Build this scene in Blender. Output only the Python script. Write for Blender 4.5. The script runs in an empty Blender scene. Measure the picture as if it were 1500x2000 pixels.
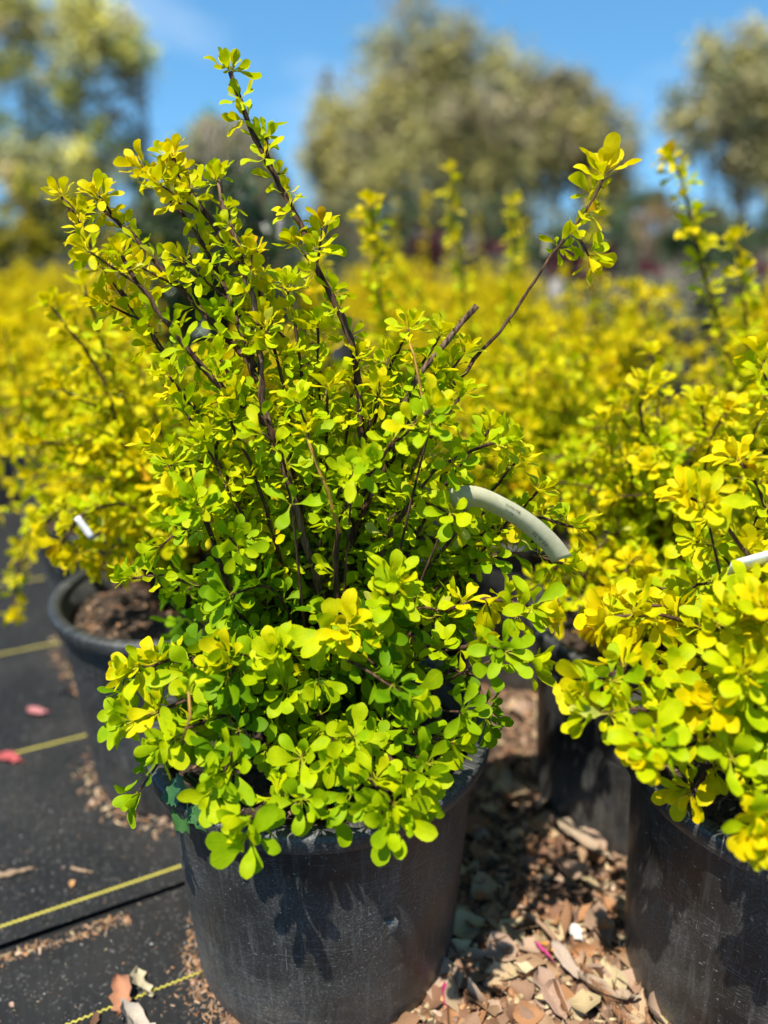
import bpy, math, random
import numpy as np
from mathutils import Vector, Matrix
from mathutils.bvhtree import BVHTree

# ------------------------------------------------------------------ camera, sky, sun, exposure
S = bpy.context.scene
COL = S.collection
F_PX = 1540.0                       # focal length in photo pixels (1500 x 2000)
PITCH = math.atan(550 / F_PX)       # horizon lies 550 px above the middle
EYE = 0.82                          # camera height in metres
FOCUS = 0.75

cam_d = bpy.data.cameras.new("camera")
cam = bpy.data.objects.new("camera", cam_d)
COL.objects.link(cam)
cam.location = (0, 0, EYE)
cam.rotation_euler = (math.pi / 2 - PITCH, 0, 0)
cam_d.sensor_fit = 'HORIZONTAL'
cam_d.sensor_width = 36.0
cam_d.lens = 36.0 * F_PX / 1500
cam_d.clip_start = 0.02
cam_d.clip_end = 600
cam_d.dof.use_dof = True
cam_d.dof.focus_distance = FOCUS
cam_d.dof.aperture_fstop = 2.35
S.camera = cam

SUN_EL = math.radians(65)
SUN_AZ = math.radians(35)           # to the left of straight behind the camera
SUN = Vector((-math.sin(SUN_AZ) * math.cos(SUN_EL), -math.cos(SUN_AZ) * math.cos(SUN_EL), math.sin(SUN_EL)))

world = bpy.data.worlds.new("World")
S.world = world
world.use_nodes = True
wn, wl = world.node_tree.nodes, world.node_tree.links
wn.clear()
w_out = wn.new('ShaderNodeOutputWorld')
w_bg = wn.new('ShaderNodeBackground')
w_sky = wn.new('ShaderNodeTexSky')
w_sky.sky_type = 'NISHITA'
w_sky.sun_disc = False
w_sky.sun_elevation = SUN_EL
w_sky.sun_rotation = math.atan2(SUN.x, SUN.y)
w_sky.air_density = 1.0
w_sky.dust_density = 0.1
w_sky.ozone_density = 2.6
w_bg.inputs['Strength'].default_value = 0.125
# thin cirrus over the whole sky
w_tc = wn.new('ShaderNodeTexCoord')
w_map = wn.new('ShaderNodeMapping')
w_map.inputs['Scale'].default_value = (1.6, 1.0, 4.5)
w_map.inputs['Rotation'].default_value = (0.2, 0.35, 0.4)
w_noise = wn.new('ShaderNodeTexNoise')
w_noise.inputs['Scale'].default_value = 1.7
w_noise.inputs['Detail'].default_value = 5
w_ramp = wn.new('ShaderNodeValToRGB')
w_ramp.color_ramp.elements[0].position = 0.56
w_ramp.color_ramp.elements[1].position = 0.85
w_ramp.color_ramp.elements[0].color = (0, 0, 0, 1)
w_ramp.color_ramp.elements[1].color = (0.40, 0.40, 0.40, 1)
w_mix = wn.new('ShaderNodeMixRGB')
w_mix.inputs['Color2'].default_value = (6.0, 6.4, 6.9, 1)
w_lift = wn.new('ShaderNodeVectorMath'); w_lift.operation = 'ADD'   # clear air: no thick band of haze at the horizon
w_lift.inputs[1].default_value = (0, 0, 0.20)
w_nrm = wn.new('ShaderNodeVectorMath'); w_nrm.operation = 'NORMALIZE'
wl.new(w_tc.outputs['Generated'], w_lift.inputs[0]); wl.new(w_lift.outputs[0], w_nrm.inputs[0]); wl.new(w_nrm.outputs[0], w_sky.inputs['Vector'])
wl.new(w_tc.outputs['Generated'], w_map.inputs['Vector'])
wl.new(w_map.outputs['Vector'], w_noise.inputs['Vector'])
wl.new(w_noise.outputs['Fac'], w_ramp.inputs['Fac'])
wl.new(w_ramp.outputs['Color'], w_mix.inputs['Fac'])
w_hsv = wn.new('ShaderNodeHueSaturation')
w_hsv.inputs['Hue'].default_value = 0.488
w_hsv.inputs['Saturation'].default_value = 1.22
wl.new(w_sky.outputs['Color'], w_hsv.inputs['Color'])
wl.new(w_hsv.outputs['Color'], w_mix.inputs['Color1'])
wl.new(w_mix.outputs['Color'], w_bg.inputs['Color'])
wl.new(w_bg.outputs['Background'], w_out.inputs['Surface'])

sun_d = bpy.data.lights.new("sun", 'SUN')
sun_d.energy = 5.0
sun_d.angle = math.radians(0.53)
sun_d.color = (1.0, 0.95, 0.86)
sun = bpy.data.objects.new("sun", sun_d)
COL.objects.link(sun)
sun.location = SUN * 20
sun.rotation_euler = SUN.to_track_quat('Z', 'Y').to_euler()

S.view_settings.view_transform = 'Standard'
S.view_settings.look = 'None'
S.view_settings.gamma = 1.0
S.view_settings.exposure = 0.82
S.cycles.max_bounces = 8
S.cycles.transmission_bounces = 6
S.cycles.sample_clamp_indirect = 6

# ------------------------------------------------------------------ pixel helpers (photo pixels)
_cp, _sp = math.cos(PITCH), math.sin(PITCH)
def ray(px, py):
    a = (px - 750) / F_PX
    b = -(py - 1000) / F_PX
    return Vector((a, _cp + b * _sp, -_sp + b * _cp))
def at(px, py, Y):
    d = ray(px, py)
    return Vector((0, 0, EYE)) + d * (Y / d.y)
def on(px, py, z=0.0):
    d = ray(px, py)
    return Vector((0, 0, EYE)) + d * ((z - EYE) / d.z)

# ------------------------------------------------------------------ mesh helpers
def mesh_np(name, V, faces_q, uv=None, tint=None, mat=None, smooth=True):
    """V (n,3); faces_q (m,k) all polygons of the same size; uv per vertex, tint per vertex"""
    V = np.asarray(V, np.float32).reshape(-1, 3)
    Q = np.asarray(faces_q, np.int32)
    m, k = Q.shape
    me = bpy.data.meshes.new(name)
    me.vertices.add(len(V)); me.vertices.foreach_set('co', V.ravel())
    me.loops.add(m * k); me.loops.foreach_set('vertex_index', Q.ravel())
    me.polygons.add(m)
    me.polygons.foreach_set('loop_start', np.arange(0, m * k, k, dtype=np.int32))
    me.polygons.foreach_set('loop_total', np.full(m, k, np.int32))
    if smooth:
        me.polygons.foreach_set('use_smooth', np.ones(m, bool))
    if uv is not None:
        l = me.uv_layers.new(name='UVMap')
        l.data.foreach_set('uv', np.asarray(uv, np.float32)[Q.ravel()].ravel())
    if tint is not None:
        a = me.color_attributes.new('tint', 'FLOAT_COLOR', 'POINT')
        a.data.foreach_set('color', np.asarray(tint, np.float32).ravel())
    me.update(calc_edges=True)
    if mat is not None:
        me.materials.append(mat)
    return me

def mesh_py(name, V, faces, mat=None, smooth=True):
    me = bpy.data.meshes.new(name)
    me.from_pydata([tuple(v) for v in V], [], faces)
    if smooth:
        me.polygons.foreach_set('use_smooth', [True] * len(me.polygons))
    if mat is not None:
        me.materials.append(mat)
    return me

def obj(name, me, parent=None, loc=None, M=None):
    o = bpy.data.objects.new(name, me)
    COL.objects.link(o)
    if parent is not None:
        o.parent = parent
    if M is not None:
        o.matrix_basis = M
    elif loc is not None:
        o.location = loc
    return o

def tag(o, label=None, cat=None, group=None, kind=None):
    if label: o['label'] = label
    if cat: o['category'] = cat
    if group: o['group'] = group
    if kind: o['kind'] = kind
    return o

def empty(name, loc, label, cat, group=None, rz=0.0):
    o = bpy.data.objects.new(name, None)
    COL.objects.link(o)
    o.location = loc
    o.rotation_euler = (0, 0, rz)
    o.empty_display_size = 0.05
    return tag(o, label, cat, group)

def lathe(profile, n=72, wob=None):
    """profile [(r,z)] -> verts, quads"""
    V, Q = [], []
    m = len(profile)
    for i in range(n):
        a = 2 * math.pi * i / n
        for (r, z) in profile:
            k = 1 + (wob(a, z) if wob else 0)
            V.append((r * k * math.cos(a), r * k * math.sin(a), z))
    for i in range(n):
        j = (i + 1) % n
        for s in range(m - 1):
            Q.append((i * m + s, j * m + s, j * m + s + 1, i * m + s + 1))
    return V, Q

def spline(pts, step):
    """Catmull-Rom through pts, resampled at about `step`"""
    P = [Vector(p) for p in pts]
    if len(P) == 2:
        P = [P[0], P[0].lerp(P[1], 0.5), P[1]]
    E_ = [P[0] * 2 - P[1]] + P + [P[-1] * 2 - P[-2]]
    out = [P[0].copy()]
    for i in range(1, len(E_) - 2):
        p0, p1, p2, p3 = E_[i - 1:i + 3]
        n = max(1, int((p2 - p1).length / step + 0.5))
        for k in range(1, n + 1):
            t = k / n
            out.append(0.5 * ((2 * p1) + (p2 - p0) * t + (2 * p0 - 5 * p1 + 4 * p2 - p3) * t * t + (3 * p1 - p0 - 3 * p2 + p3) * t ** 3))
    return out

def tube_data(pts, rad, sides=7, rng=None, rough=0.0, closed=True):
    """returns V, quads for a tube; rad list per point"""
    V, Q = [], []
    n = len(pts)
    up = Vector((0.31, 0.17, 0.93))
    for i, p in enumerate(pts):
        t = (pts[min(i + 1, n - 1)] - pts[max(i - 1, 0)])
        if t.length < 1e-9: t = Vector((0, 0, 1))
        t.normalize()
        u = t.cross(up)
        if u.length < 1e-4: u = t.cross(Vector((1, 0, 0)))
        u.normalize(); w = t.cross(u)
        for k in range(sides):
            a = 2 * math.pi * k / sides
            r = rad[i] * (1 + (rng.uniform(-rough, rough) if rng else 0))
            V.append(p + (u * math.cos(a) + w * math.sin(a)) * r)
    for i in range(n - 1):
        for k in range(sides):
            j = (k + 1) % sides
            Q.append((i * sides + k, i * sides + j, (i + 1) * sides + j, (i + 1) * sides + k))
    if closed:
        # end caps with a centre point, quads that repeat no vertex
        for e, base in ((0, 0), (1, (n - 1) * sides)):
            c = len(V); V.append(pts[0].copy() if e == 0 else pts[-1].copy())
            for k in range(0, sides - 1, 2):
                a, b, d = base + k, base + k + 1, base + (k + 2) % sides
                Q.append((c, a, b, d) if e == 1 else (c, d, b, a))
            if sides % 2:
                # last odd wedge: split with a midpoint
                a, b = base + sides - 1, base
                mI = len(V); V.append((V[a] + V[b]) / 2)
                Q.append((c, a, mI, b) if e == 1 else (c, b, mI, a))
    return V, Q

# ------------------------------------------------------------------ materials
def new_mat(name):
    m = bpy.data.materials.new(name)
    m.use_nodes = True
    nt = m.node_tree
    nt.nodes.clear()
    out = nt.nodes.new('ShaderNodeOutputMaterial')
    return m, nt.nodes, nt.links, out

def N(nodes, kind, **kw):
    n = nodes.new(kind)
    for k, v in kw.items():
        if k in n.inputs: n.inputs[k].default_value = v
        else: setattr(n, k, v)
    return n

def ramp(nodes, stops):
    r = nodes.new('ShaderNodeValToRGB')
    el = r.color_ramp.elements
    while len(el) < len(stops): el.new(0.5)
    for e, (p, c) in zip(el, stops):
        e.position = p
        e.color = (c[0], c[1], c[2], 1) if not isinstance(c, (int, float)) else (c, c, c, 1)
    return r

def leaf_material(name, transl=0.44, rough=0.5, edge=(1.16, 1.08, 1.2), spec=0.10):
    m, nd, lk, out = new_mat(name)
    at_ = N(nd, 'ShaderNodeAttribute', attribute_name='tint')
    uv = N(nd, 'ShaderNodeUVMap', uv_map='UVMap')
    sep = N(nd, 'ShaderNodeSeparateXYZ'); lk.new(uv.outputs[0], sep.inputs[0])
    s1 = N(nd, 'ShaderNodeMath', operation='SUBTRACT'); lk.new(sep.outputs[0], s1.inputs[0]); s1.inputs[1].default_value = 0.5
    ab = N(nd, 'ShaderNodeMath', operation='ABSOLUTE'); lk.new(s1.outputs[0], ab.inputs[0])
    # paler margin
    er = ramp(nd, [(0.40, 0.0), (0.5, 1.0)]); lk.new(ab.outputs[0], er.inputs[0])
    mg = N(nd, 'ShaderNodeMixRGB', blend_type='MULTIPLY'); mg.inputs['Color2'].default_value = (edge[0], edge[1], edge[2], 1)
    lk.new(er.outputs[0], mg.inputs['Fac']); lk.new(at_.outputs['Color'], mg.inputs['Color1'])
    # midrib and side veins
    mr = ramp(nd, [(0.0, 1.0), (0.035, 0.0)]); lk.new(ab.outputs[0], mr.inputs[0])
    vm = N(nd, 'ShaderNodeMath', operation='MULTIPLY_ADD'); lk.new(ab.outputs[0], vm.inputs[0]); vm.inputs[1].default_value = -0.8; lk.new(sep.outputs[1], vm.inputs[2])
    vs = N(nd, 'ShaderNodeMath', operation='MULTIPLY'); lk.new(vm.outputs[0], vs.inputs[0]); vs.inputs[1].default_value = 48.0
    vsin = N(nd, 'ShaderNodeMath', operation='SINE'); lk.new(vs.outputs[0], vsin.inputs[0])
    vr = ramp(nd, [(0.86, 0.0), (1.0, 0.35)]); lk.new(vsin.outputs[0], vr.inputs[0])
    mx = N(nd, 'ShaderNodeMath', operation='MAXIMUM'); lk.new(mr.outputs[0], mx.inputs[0]); lk.new(vr.outputs[0], mx.inputs[1])
    m2 = N(nd, 'ShaderNodeMixRGB', blend_type='MULTIPLY'); m2.inputs['Color2'].default_value = (1.18, 1.12, 1.3, 1)
    lk.new(mx.outputs[0], m2.inputs['Fac']); lk.new(mg.outputs[0], m2.inputs['Color1'])
    # mottling
    geo = N(nd, 'ShaderNodeNewGeometry')
    nz = N(nd, 'ShaderNodeTexNoise', Scale=95.0, Detail=4.0); lk.new(geo.outputs['Position'], nz.inputs['Vector'])
    nr = ramp(nd, [(0.3, (0.80, 0.86, 0.8)), (0.7, (1.12, 1.06, 1.0))]); lk.new(nz.outputs['Fac'], nr.inputs[0])
    m3 = N(nd, 'ShaderNodeMixRGB', blend_type='MULTIPLY'); m3.inputs['Fac'].default_value = 1
    lk.new(m2.outputs[0], m3.inputs['Color1']); lk.new(nr.outputs[0], m3.inputs['Color2'])
    # orange-ish stalk
    st = ramp(nd, [(0.10, 1.0), (0.30, 0.0)]); lk.new(sep.outputs[1], st.inputs[0])
    m4 = N(nd, 'ShaderNodeMixRGB'); m4.inputs['Color2'].default_value = (0.36, 0.25, 0.03, 1)
    sf = N(nd, 'ShaderNodeMath', operation='MULTIPLY'); lk.new(st.outputs[0], sf.inputs[0]); sf.inputs[1].default_value = 0.55
    lk.new(sf.outputs[0], m4.inputs['Fac']); lk.new(m3.outputs[0], m4.inputs['Color1'])
    bs = N(nd, 'ShaderNodeBsdfPrincipled', Roughness=rough)
    bs.inputs['Specular IOR Level'].default_value = spec
    lk.new(m4.outputs[0], bs.inputs['Base Color'])
    bp = N(nd, 'ShaderNodeBump', Strength=0.25, Distance=0.002)
    ba = N(nd, 'ShaderNodeMath', operation='ADD'); lk.new(mx.outputs[0], ba.inputs[0]); lk.new(nz.outputs['Fac'], ba.inputs[1])
    lk.new(ba.outputs[0], bp.inputs['Height']); lk.new(bp.outputs[0], bs.inputs['Normal'])
    tr = N(nd, 'ShaderNodeBsdfTranslucent')
    tc = N(nd, 'ShaderNodeMixRGB', blend_type='MULTIPLY'); tc.inputs['Fac'].default_value = 1; tc.inputs['Color2'].default_value = (0.98, 1.0, 0.35, 1)
    lk.new(m4.outputs[0], tc.inputs['Color1']); lk.new(tc.outputs[0], tr.inputs['Color'])
    mixs = N(nd, 'ShaderNodeMixShader', Fac=transl)
    lk.new(bs.outputs[0], mixs.inputs[1]); lk.new(tr.outputs[0], mixs.inputs[2])
    lk.new(mixs.outputs[0], out.inputs['Surface'])
    return m

def simple_noise_mat(name, c1, c2, scale=40, rough=0.8, bump=0.3, bdist=0.003, detail=6, stretch=(1, 1, 1), spec=0.3, lo=0.35, hi=0.68):
    m, nd, lk, out = new_mat(name)
    tc = N(nd, 'ShaderNodeTexCoord')
    mp = N(nd, 'ShaderNodeMapping'); mp.inputs['Scale'].default_value = stretch
    lk.new(tc.outputs['Object'], mp.inputs['Vector'])
    nz = N(nd, 'ShaderNodeTexNoise', Scale=scale, Detail=detail); lk.new(mp.outputs[0], nz.inputs['Vector'])
    rp = ramp(nd, [(lo, c1), (hi, c2)]); lk.new(nz.outputs['Fac'], rp.inputs[0])
    bs = N(nd, 'ShaderNodeBsdfPrincipled', Roughness=rough)
    bs.inputs['Specular IOR Level'].default_value = spec
    lk.new(rp.outputs[0], bs.inputs['Base Color'])
    bp = N(nd, 'ShaderNodeBump', Strength=bump, Distance=bdist)
    lk.new(nz.outputs['Fac'], bp.inputs['Height']); lk.new(bp.outputs[0], bs.inputs['Normal'])
    lk.new(bs.outputs[0], out.inputs['Surface'])
    return m

def tint_mat(name, rough=0.8, transl=0.0, noise=30.0, spec=0.25):
    """colour from the mesh's tint attribute with light mottling"""
    m, nd, lk, out = new_mat(name)
    at_ = N(nd, 'ShaderNodeAttribute', attribute_name='tint')
    tc = N(nd, 'ShaderNodeTexCoord')
    nz = N(nd, 'ShaderNodeTexNoise', Scale=noise, Detail=5.0); lk.new(tc.outputs['Object'], nz.inputs['Vector'])
    rp = ramp(nd, [(0.32, 0.5), (0.68, 1.25)]); lk.new(nz.outputs['Fac'], rp.inputs[0])
    mm = N(nd, 'ShaderNodeMixRGB', blend_type='MULTIPLY'); mm.inputs['Fac'].default_value = 1
    lk.new(at_.outputs['Color'], mm.inputs['Color1']); lk.new(rp.outputs[0], mm.inputs['Color2'])
    bs = N(nd, 'ShaderNodeBsdfPrincipled', Roughness=rough)
    bs.inputs['Specular IOR Level'].default_value = spec
    lk.new(mm.outputs[0], bs.inputs['Base Color'])
    bp = N(nd, 'ShaderNodeBump', Strength=0.3, Distance=0.002)
    lk.new(nz.outputs['Fac'], bp.inputs['Height']); lk.new(bp.outputs[0], bs.inputs['Normal'])
    last = bs
    if transl > 0:
        tr = N(nd, 'ShaderNodeBsdfTranslucent'); lk.new(mm.outputs[0], tr.inputs['Color'])
        mx = N(nd, 'ShaderNodeMixShader', Fac=transl)
        lk.new(bs.outputs[0], mx.inputs[1]); lk.new(tr.outputs[0], mx.inputs[2]); last = mx
    lk.new(last.outputs[0], out.inputs['Surface'])
    return m

def pot_material():
    m, nd, lk, out = new_mat('black_plastic')
    tc = N(nd, 'ShaderNodeTexCoord')
    # cylindrical coordinates so that scuffs run round and down the wall
    sp = N(nd, 'ShaderNodeSeparateXYZ'); lk.new(tc.outputs['Object'], sp.inputs[0])
    a2 = N(nd, 'ShaderNodeMath', operation='ARCTAN2'); lk.new(sp.outputs[1], a2.inputs[0]); lk.new(sp.outputs[0], a2.inputs[1])
    ar = N(nd, 'ShaderNodeMath', operation='MULTIPLY'); lk.new(a2.outputs[0], ar.inputs[0]); ar.inputs[1].default_value = 0.165
    oi = N(nd, 'ShaderNodeObjectInfo')
    of = N(nd, 'ShaderNodeMath', operation='MULTIPLY'); lk.new(oi.outputs['Random'], of.inputs[0]); of.inputs[1].default_value = 9.0
    cb = N(nd, 'ShaderNodeCombineXYZ'); lk.new(ar.outputs[0], cb.inputs[0]); lk.new(sp.outputs[2], cb.inputs[1]); lk.new(of.outputs[0], cb.inputs[2])
    def noise(scale, stretch, lo, hi, detail=6, rot=0.0, dist=0.0):
        mp = N(nd, 'ShaderNodeMapping'); mp.inputs['Scale'].default_value = stretch; mp.inputs['Rotation'].default_value = (0, 0, rot)
        lk.new(cb.outputs[0], mp.inputs['Vector'])
        n_ = N(nd, 'ShaderNodeTexNoise', Scale=scale, Detail=detail, Distortion=dist); lk.new(mp.outputs[0], n_.inputs['Vector'])
        r_ = ramp(nd, [(lo, 0.0), (hi, 1.0)]); lk.new(n_.outputs['Fac'], r_.inputs[0])
        return r_
    def mul(a, b, op='MULTIPLY'):
        q = N(nd, 'ShaderNodeMath', operation=op); lk.new(a.outputs[0], q.inputs[0])
        if isinstance(b, (int, float)): q.inputs[1].default_value = b
        else: lk.new(b.outputs[0], q.inputs[1])
        return q
    dust = noise(9, (1, 1, 1), 0.35, 0.75)
    grain = noise(430, (1, 1, 1), 0.50, 0.74, 3)
    streak = noise(30, (5.0, 0.5, 1), 0.52, 0.74, 5, 0.0, 0.3)
    scr1 = noise(34, (0.9, 26, 1), 0.645, 0.70, 3, 0.10, 0.6)
    scr2 = noise(40, (24, 1.0, 1), 0.655, 0.71, 3, 0.5, 0.8)
    scr3 = noise(90, (1, 18, 1), 0.66, 0.70, 2, -0.7, 0.4)
    speck = noise(260, (1, 1, 1), 0.69, 0.74, 2)
    gate = noise(14, (1, 1, 1), 0.48, 0.62)
    s12 = mul(mul(scr1, scr2, 'MAXIMUM'), scr3, 'MAXIMUM')
    s12 = mul(s12, gate)
    base = mul(mul(dust, 0.55), mul(grain, 0.95), 'MULTIPLY')
    base = mul(base, mul(dust, 0.13), 'ADD')
    base = mul(base, mul(streak, 0.14), 'ADD')
    base = mul(base, mul(s12, 0.55), 'ADD')
    base = mul(base, mul(speck, 0.55), 'ADD')
    # soil splashed on the foot of the wall
    zr = ramp(nd, [(0.0, 1.0), (0.14, 0.0)]); lk.new(sp.outputs[2], zr.inputs[0])
    mud = mul(zr, noise(22, (1, 1.5, 1), 0.38, 0.70))
    c1 = N(nd, 'ShaderNodeMixRGB'); c1.inputs['Color1'].default_value = (0.010, 0.0105, 0.0105, 1); c1.inputs['Color2'].default_value = (0.27, 0.27, 0.25, 1)
    lk.new(base.outputs[0], c1.inputs['Fac'])
    c2 = N(nd, 'ShaderNodeMixRGB'); c2.inputs['Color2'].default_value = (0.16, 0.12, 0.085, 1)
    mf = mul(mud, 0.42)
    lk.new(mf.outputs[0], c2.inputs['Fac']); lk.new(c1.outputs[0], c2.inputs['Color1'])
    bs = N(nd, 'ShaderNodeBsdfPrincipled')
    lk.new(c2.outputs[0], bs.inputs['Base Color'])
    rr = N(nd, 'ShaderNodeMapRange'); rr.inputs['To Min'].default_value = 0.36; rr.inputs['To Max'].default_value = 0.62
    lk.new(dust.outputs[0], rr.inputs['Value']); lk.new(rr.outputs[0], bs.inputs['Roughness'])
    hb = mul(mul(grain, 0.35), s12, 'ADD')
    hb = mul(hb, mul(streak, 0.4), 'ADD')
    bp = N(nd, 'ShaderNodeBump', Strength=0.35, Distance=0.0012)
    lk.new(hb.outputs[0], bp.inputs['Height']); lk.new(bp.outputs[0], bs.inputs['Normal'])
    lk.new(bs.outputs[0], out.inputs['Surface'])
    return m

def fabric_material():
    m, nd, lk, out = new_mat('woven_fabric')
    tc = N(nd, 'ShaderNodeTexCoord')
    w1 = N(nd, 'ShaderNodeTexWave', Scale=190.0, Distortion=0.6, Detail=2.0); w1.bands_direction = 'X'
    w1.inputs['Detail Scale'].default_value = 0.4
    w2 = N(nd, 'ShaderNodeTexWave', Scale=105.0, Distortion=0.5, Detail=2.0); w2.bands_direction = 'Y'
    w2.inputs['Detail Scale'].default_value = 0.4
    lk.new(tc.outputs['Object'], w1.inputs['Vector']); lk.new(tc.outputs['Object'], w2.inputs['Vector'])
    mu = N(nd, 'ShaderNodeMath', operation='MULTIPLY'); lk.new(w1.outputs['Fac'], mu.inputs[0]); lk.new(w2.outputs['Fac'], mu.inputs[1])
    nz = N(nd, 'ShaderNodeTexNoise', Scale=6.0, Detail=6.0); lk.new(tc.outputs['Object'], nz.inputs['Vector'])
    dr = ramp(nd, [(0.36, 0.0), (0.70, 1.0)]); lk.new(nz.outputs['Fac'], dr.inputs[0])
    n2 = N(nd, 'ShaderNodeTexNoise', Scale=240.0, Detail=3.0); lk.new(tc.outputs['Object'], n2.inputs['Vector'])
    sr = ramp(nd, [(0.60, 0.0), (0.72, 1.0)]); lk.new(n2.outputs['Fac'], sr.inputs[0])
    mp = N(nd, 'ShaderNodeMapping'); mp.inputs['Scale'].default_value = (9, 0.7, 1); lk.new(tc.outputs['Object'], mp.inputs['Vector'])
    n3 = N(nd, 'ShaderNodeTexNoise', Scale=20.0, Detail=4.0); lk.new(mp.outputs[0], n3.inputs['Vector'])
    r3 = ramp(nd, [(0.4, 0.6), (0.75, 1.35)]); lk.new(n3.outputs['Fac'], r3.inputs[0])
    cr = ramp(nd, [(0.05, (0.005, 0.0052, 0.0052)), (0.75, (0.019, 0.0195, 0.019))]); lk.new(mu.outputs[0], cr.inputs[0])
    cm = N(nd, 'ShaderNodeMixRGB', blend_type='MULTIPLY'); cm.inputs['Fac'].default_value = 1
    lk.new(cr.outputs[0], cm.inputs['Color1']); lk.new(r3.outputs[0], cm.inputs['Color2'])
    df = N(nd, 'ShaderNodeMath', operation='MULTIPLY'); lk.new(dr.outputs[0], df.inputs[0]); df.inputs[1].default_value = 0.22
    d1 = N(nd, 'ShaderNodeMixRGB'); d1.inputs['Color2'].default_value = (0.066, 0.060, 0.050, 1)
    lk.new(df.outputs[0], d1.inputs['Fac']); lk.new(cm.outputs[0], d1.inputs['Color1'])
    sf = N(nd, 'ShaderNodeMath', operation='MULTIPLY'); lk.new(sr.outputs[0], sf.inputs[0]); sf.inputs[1].default_value = 0.45
    d2 = N(nd, 'ShaderNodeMixRGB'); d2.inputs['Color2'].default_value = (0.21, 0.20, 0.18, 1)
    lk.new(sf.outputs[0], d2.inputs['Fac']); lk.new(d1.outputs[0], d2.inputs['Color1'])
    bs = N(nd, 'ShaderNodeBsdfPrincipled', Roughness=0.72)
    bs.inputs['Specular IOR Level'].default_value = 0.3
    lk.new(d2.outputs[0], bs.inputs['Base Color'])
    bp = N(nd, 'ShaderNodeBump', Strength=0.55, Distance=0.0012); lk.new(mu.outputs[0], bp.inputs['Height']); lk.new(bp.outputs[0], bs.inputs['Normal'])
    lk.new(bs.outputs[0], out.inputs['Surface'])
    return m

def plain(name, c, rough=0.6, spec=0.4):
    return simple_noise_mat(name, tuple(x * 0.86 for x in c), tuple(min(1, x * 1.1) for x in c), scale=60, rough=rough, bump=0.08, spec=spec)

M_LEAF = leaf_material('golden_leaf')
M_DARKLEAF = leaf_material('dark_glossy_leaf', transl=0.18, rough=0.28, edge=(1.1, 1.1, 1.1), spec=0.5)
M_BARK = simple_noise_mat('dark_bark', (0.020, 0.010, 0.006), (0.120, 0.064, 0.036), scale=70, rough=0.75, spec=0.12, bump=0.8, bdist=0.002, stretch=(3.0, 3.0, 0.4))
M_OLDBARK = simple_noise_mat('ridged_bark', (0.028, 0.015, 0.009), (0.24, 0.15, 0.09), scale=95, rough=0.8, spec=0.12, bump=1.0, bdist=0.003, stretch=(3.5, 3.5, 0.25))
M_SHOOT = simple_noise_mat('young_shoot', (0.26, 0.14, 0.025), (0.44, 0.24, 0.04), scale=60, rough=0.5, bump=0.2)
M_POT = pot_material()
M_FABRIC = fabric_material()
M_SOIL = simple_noise_mat('potting_soil', (0.010, 0.007, 0.005), (0.085, 0.055, 0.035), scale=110, rough=0.95, bump=1.0, bdist=0.006)
M_MULCH = simple_noise_mat('leaf_mulch', (0.020, 0.012, 0.008), (0.17, 0.105, 0.065), scale=70, rough=0.95, bump=1.0, bdist=0.008)
M_GROUND = simple_noise_mat('bare_ground', (0.07, 0.055, 0.04), (0.16, 0.13, 0.09), scale=2.0, rough=0.95, bump=0.3)
M_LITTER = tint_mat('dry_litter', rough=0.8, transl=0.12, noise=140.0, spec=0.12)
M_STITCH = plain('yellow_stitching', (0.42, 0.36, 0.045), 0.6)
def tag_material():
    m, nd, lk, out = new_mat('tag_plastic')
    tc = N(nd, 'ShaderNodeTexCoord')
    nz = N(nd, 'ShaderNodeTexNoise', Scale=180.0, Detail=3.0); lk.new(tc.outputs['Object'], nz.inputs['Vector'])
    rp = ramp(nd, [(0.3, (0.56, 0.54, 0.36)), (0.7, (0.64, 0.62, 0.43))]); lk.new(nz.outputs['Fac'], rp.inputs[0])
    d = N(nd, 'ShaderNodeBsdfPrincipled', Roughness=0.6); d.inputs['Specular IOR Level'].default_value = 0.12
    t = N(nd, 'ShaderNodeBsdfTranslucent'); mx = N(nd, 'ShaderNodeMixShader', Fac=0.45)
    lk.new(rp.outputs[0], d.inputs['Base Color']); lk.new(rp.outputs[0], t.inputs['Color'])
    lk.new(d.outputs[0], mx.inputs[1]); lk.new(t.outputs[0], mx.inputs[2]); lk.new(mx.outputs[0], out.inputs['Surface'])
    return m
M_TAG = tag_material()
M_WHITETAG = plain('white_tag_plastic', (0.82, 0.82, 0.82), 0.45)
M_INK = plain('grey_ink', (0.05, 0.055, 0.05), 0.6)
M_FARLEAF = tint_mat('far_foliage', rough=0.6, transl=0.30, noise=2.0)
M_TRUNK = simple_noise_mat('tree_bark', (0.16, 0.14, 0.12), (0.38, 0.35, 0.31), scale=5, rough=0.9, bump=0.6, bdist=0.02)
M_WOOD = simple_noise_mat('weathered_wood', (0.18, 0.16, 0.14), (0.36, 0.33, 0.30), scale=30, rough=0.9, bump=0.3, stretch=(6, 6, 0.6))

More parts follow.
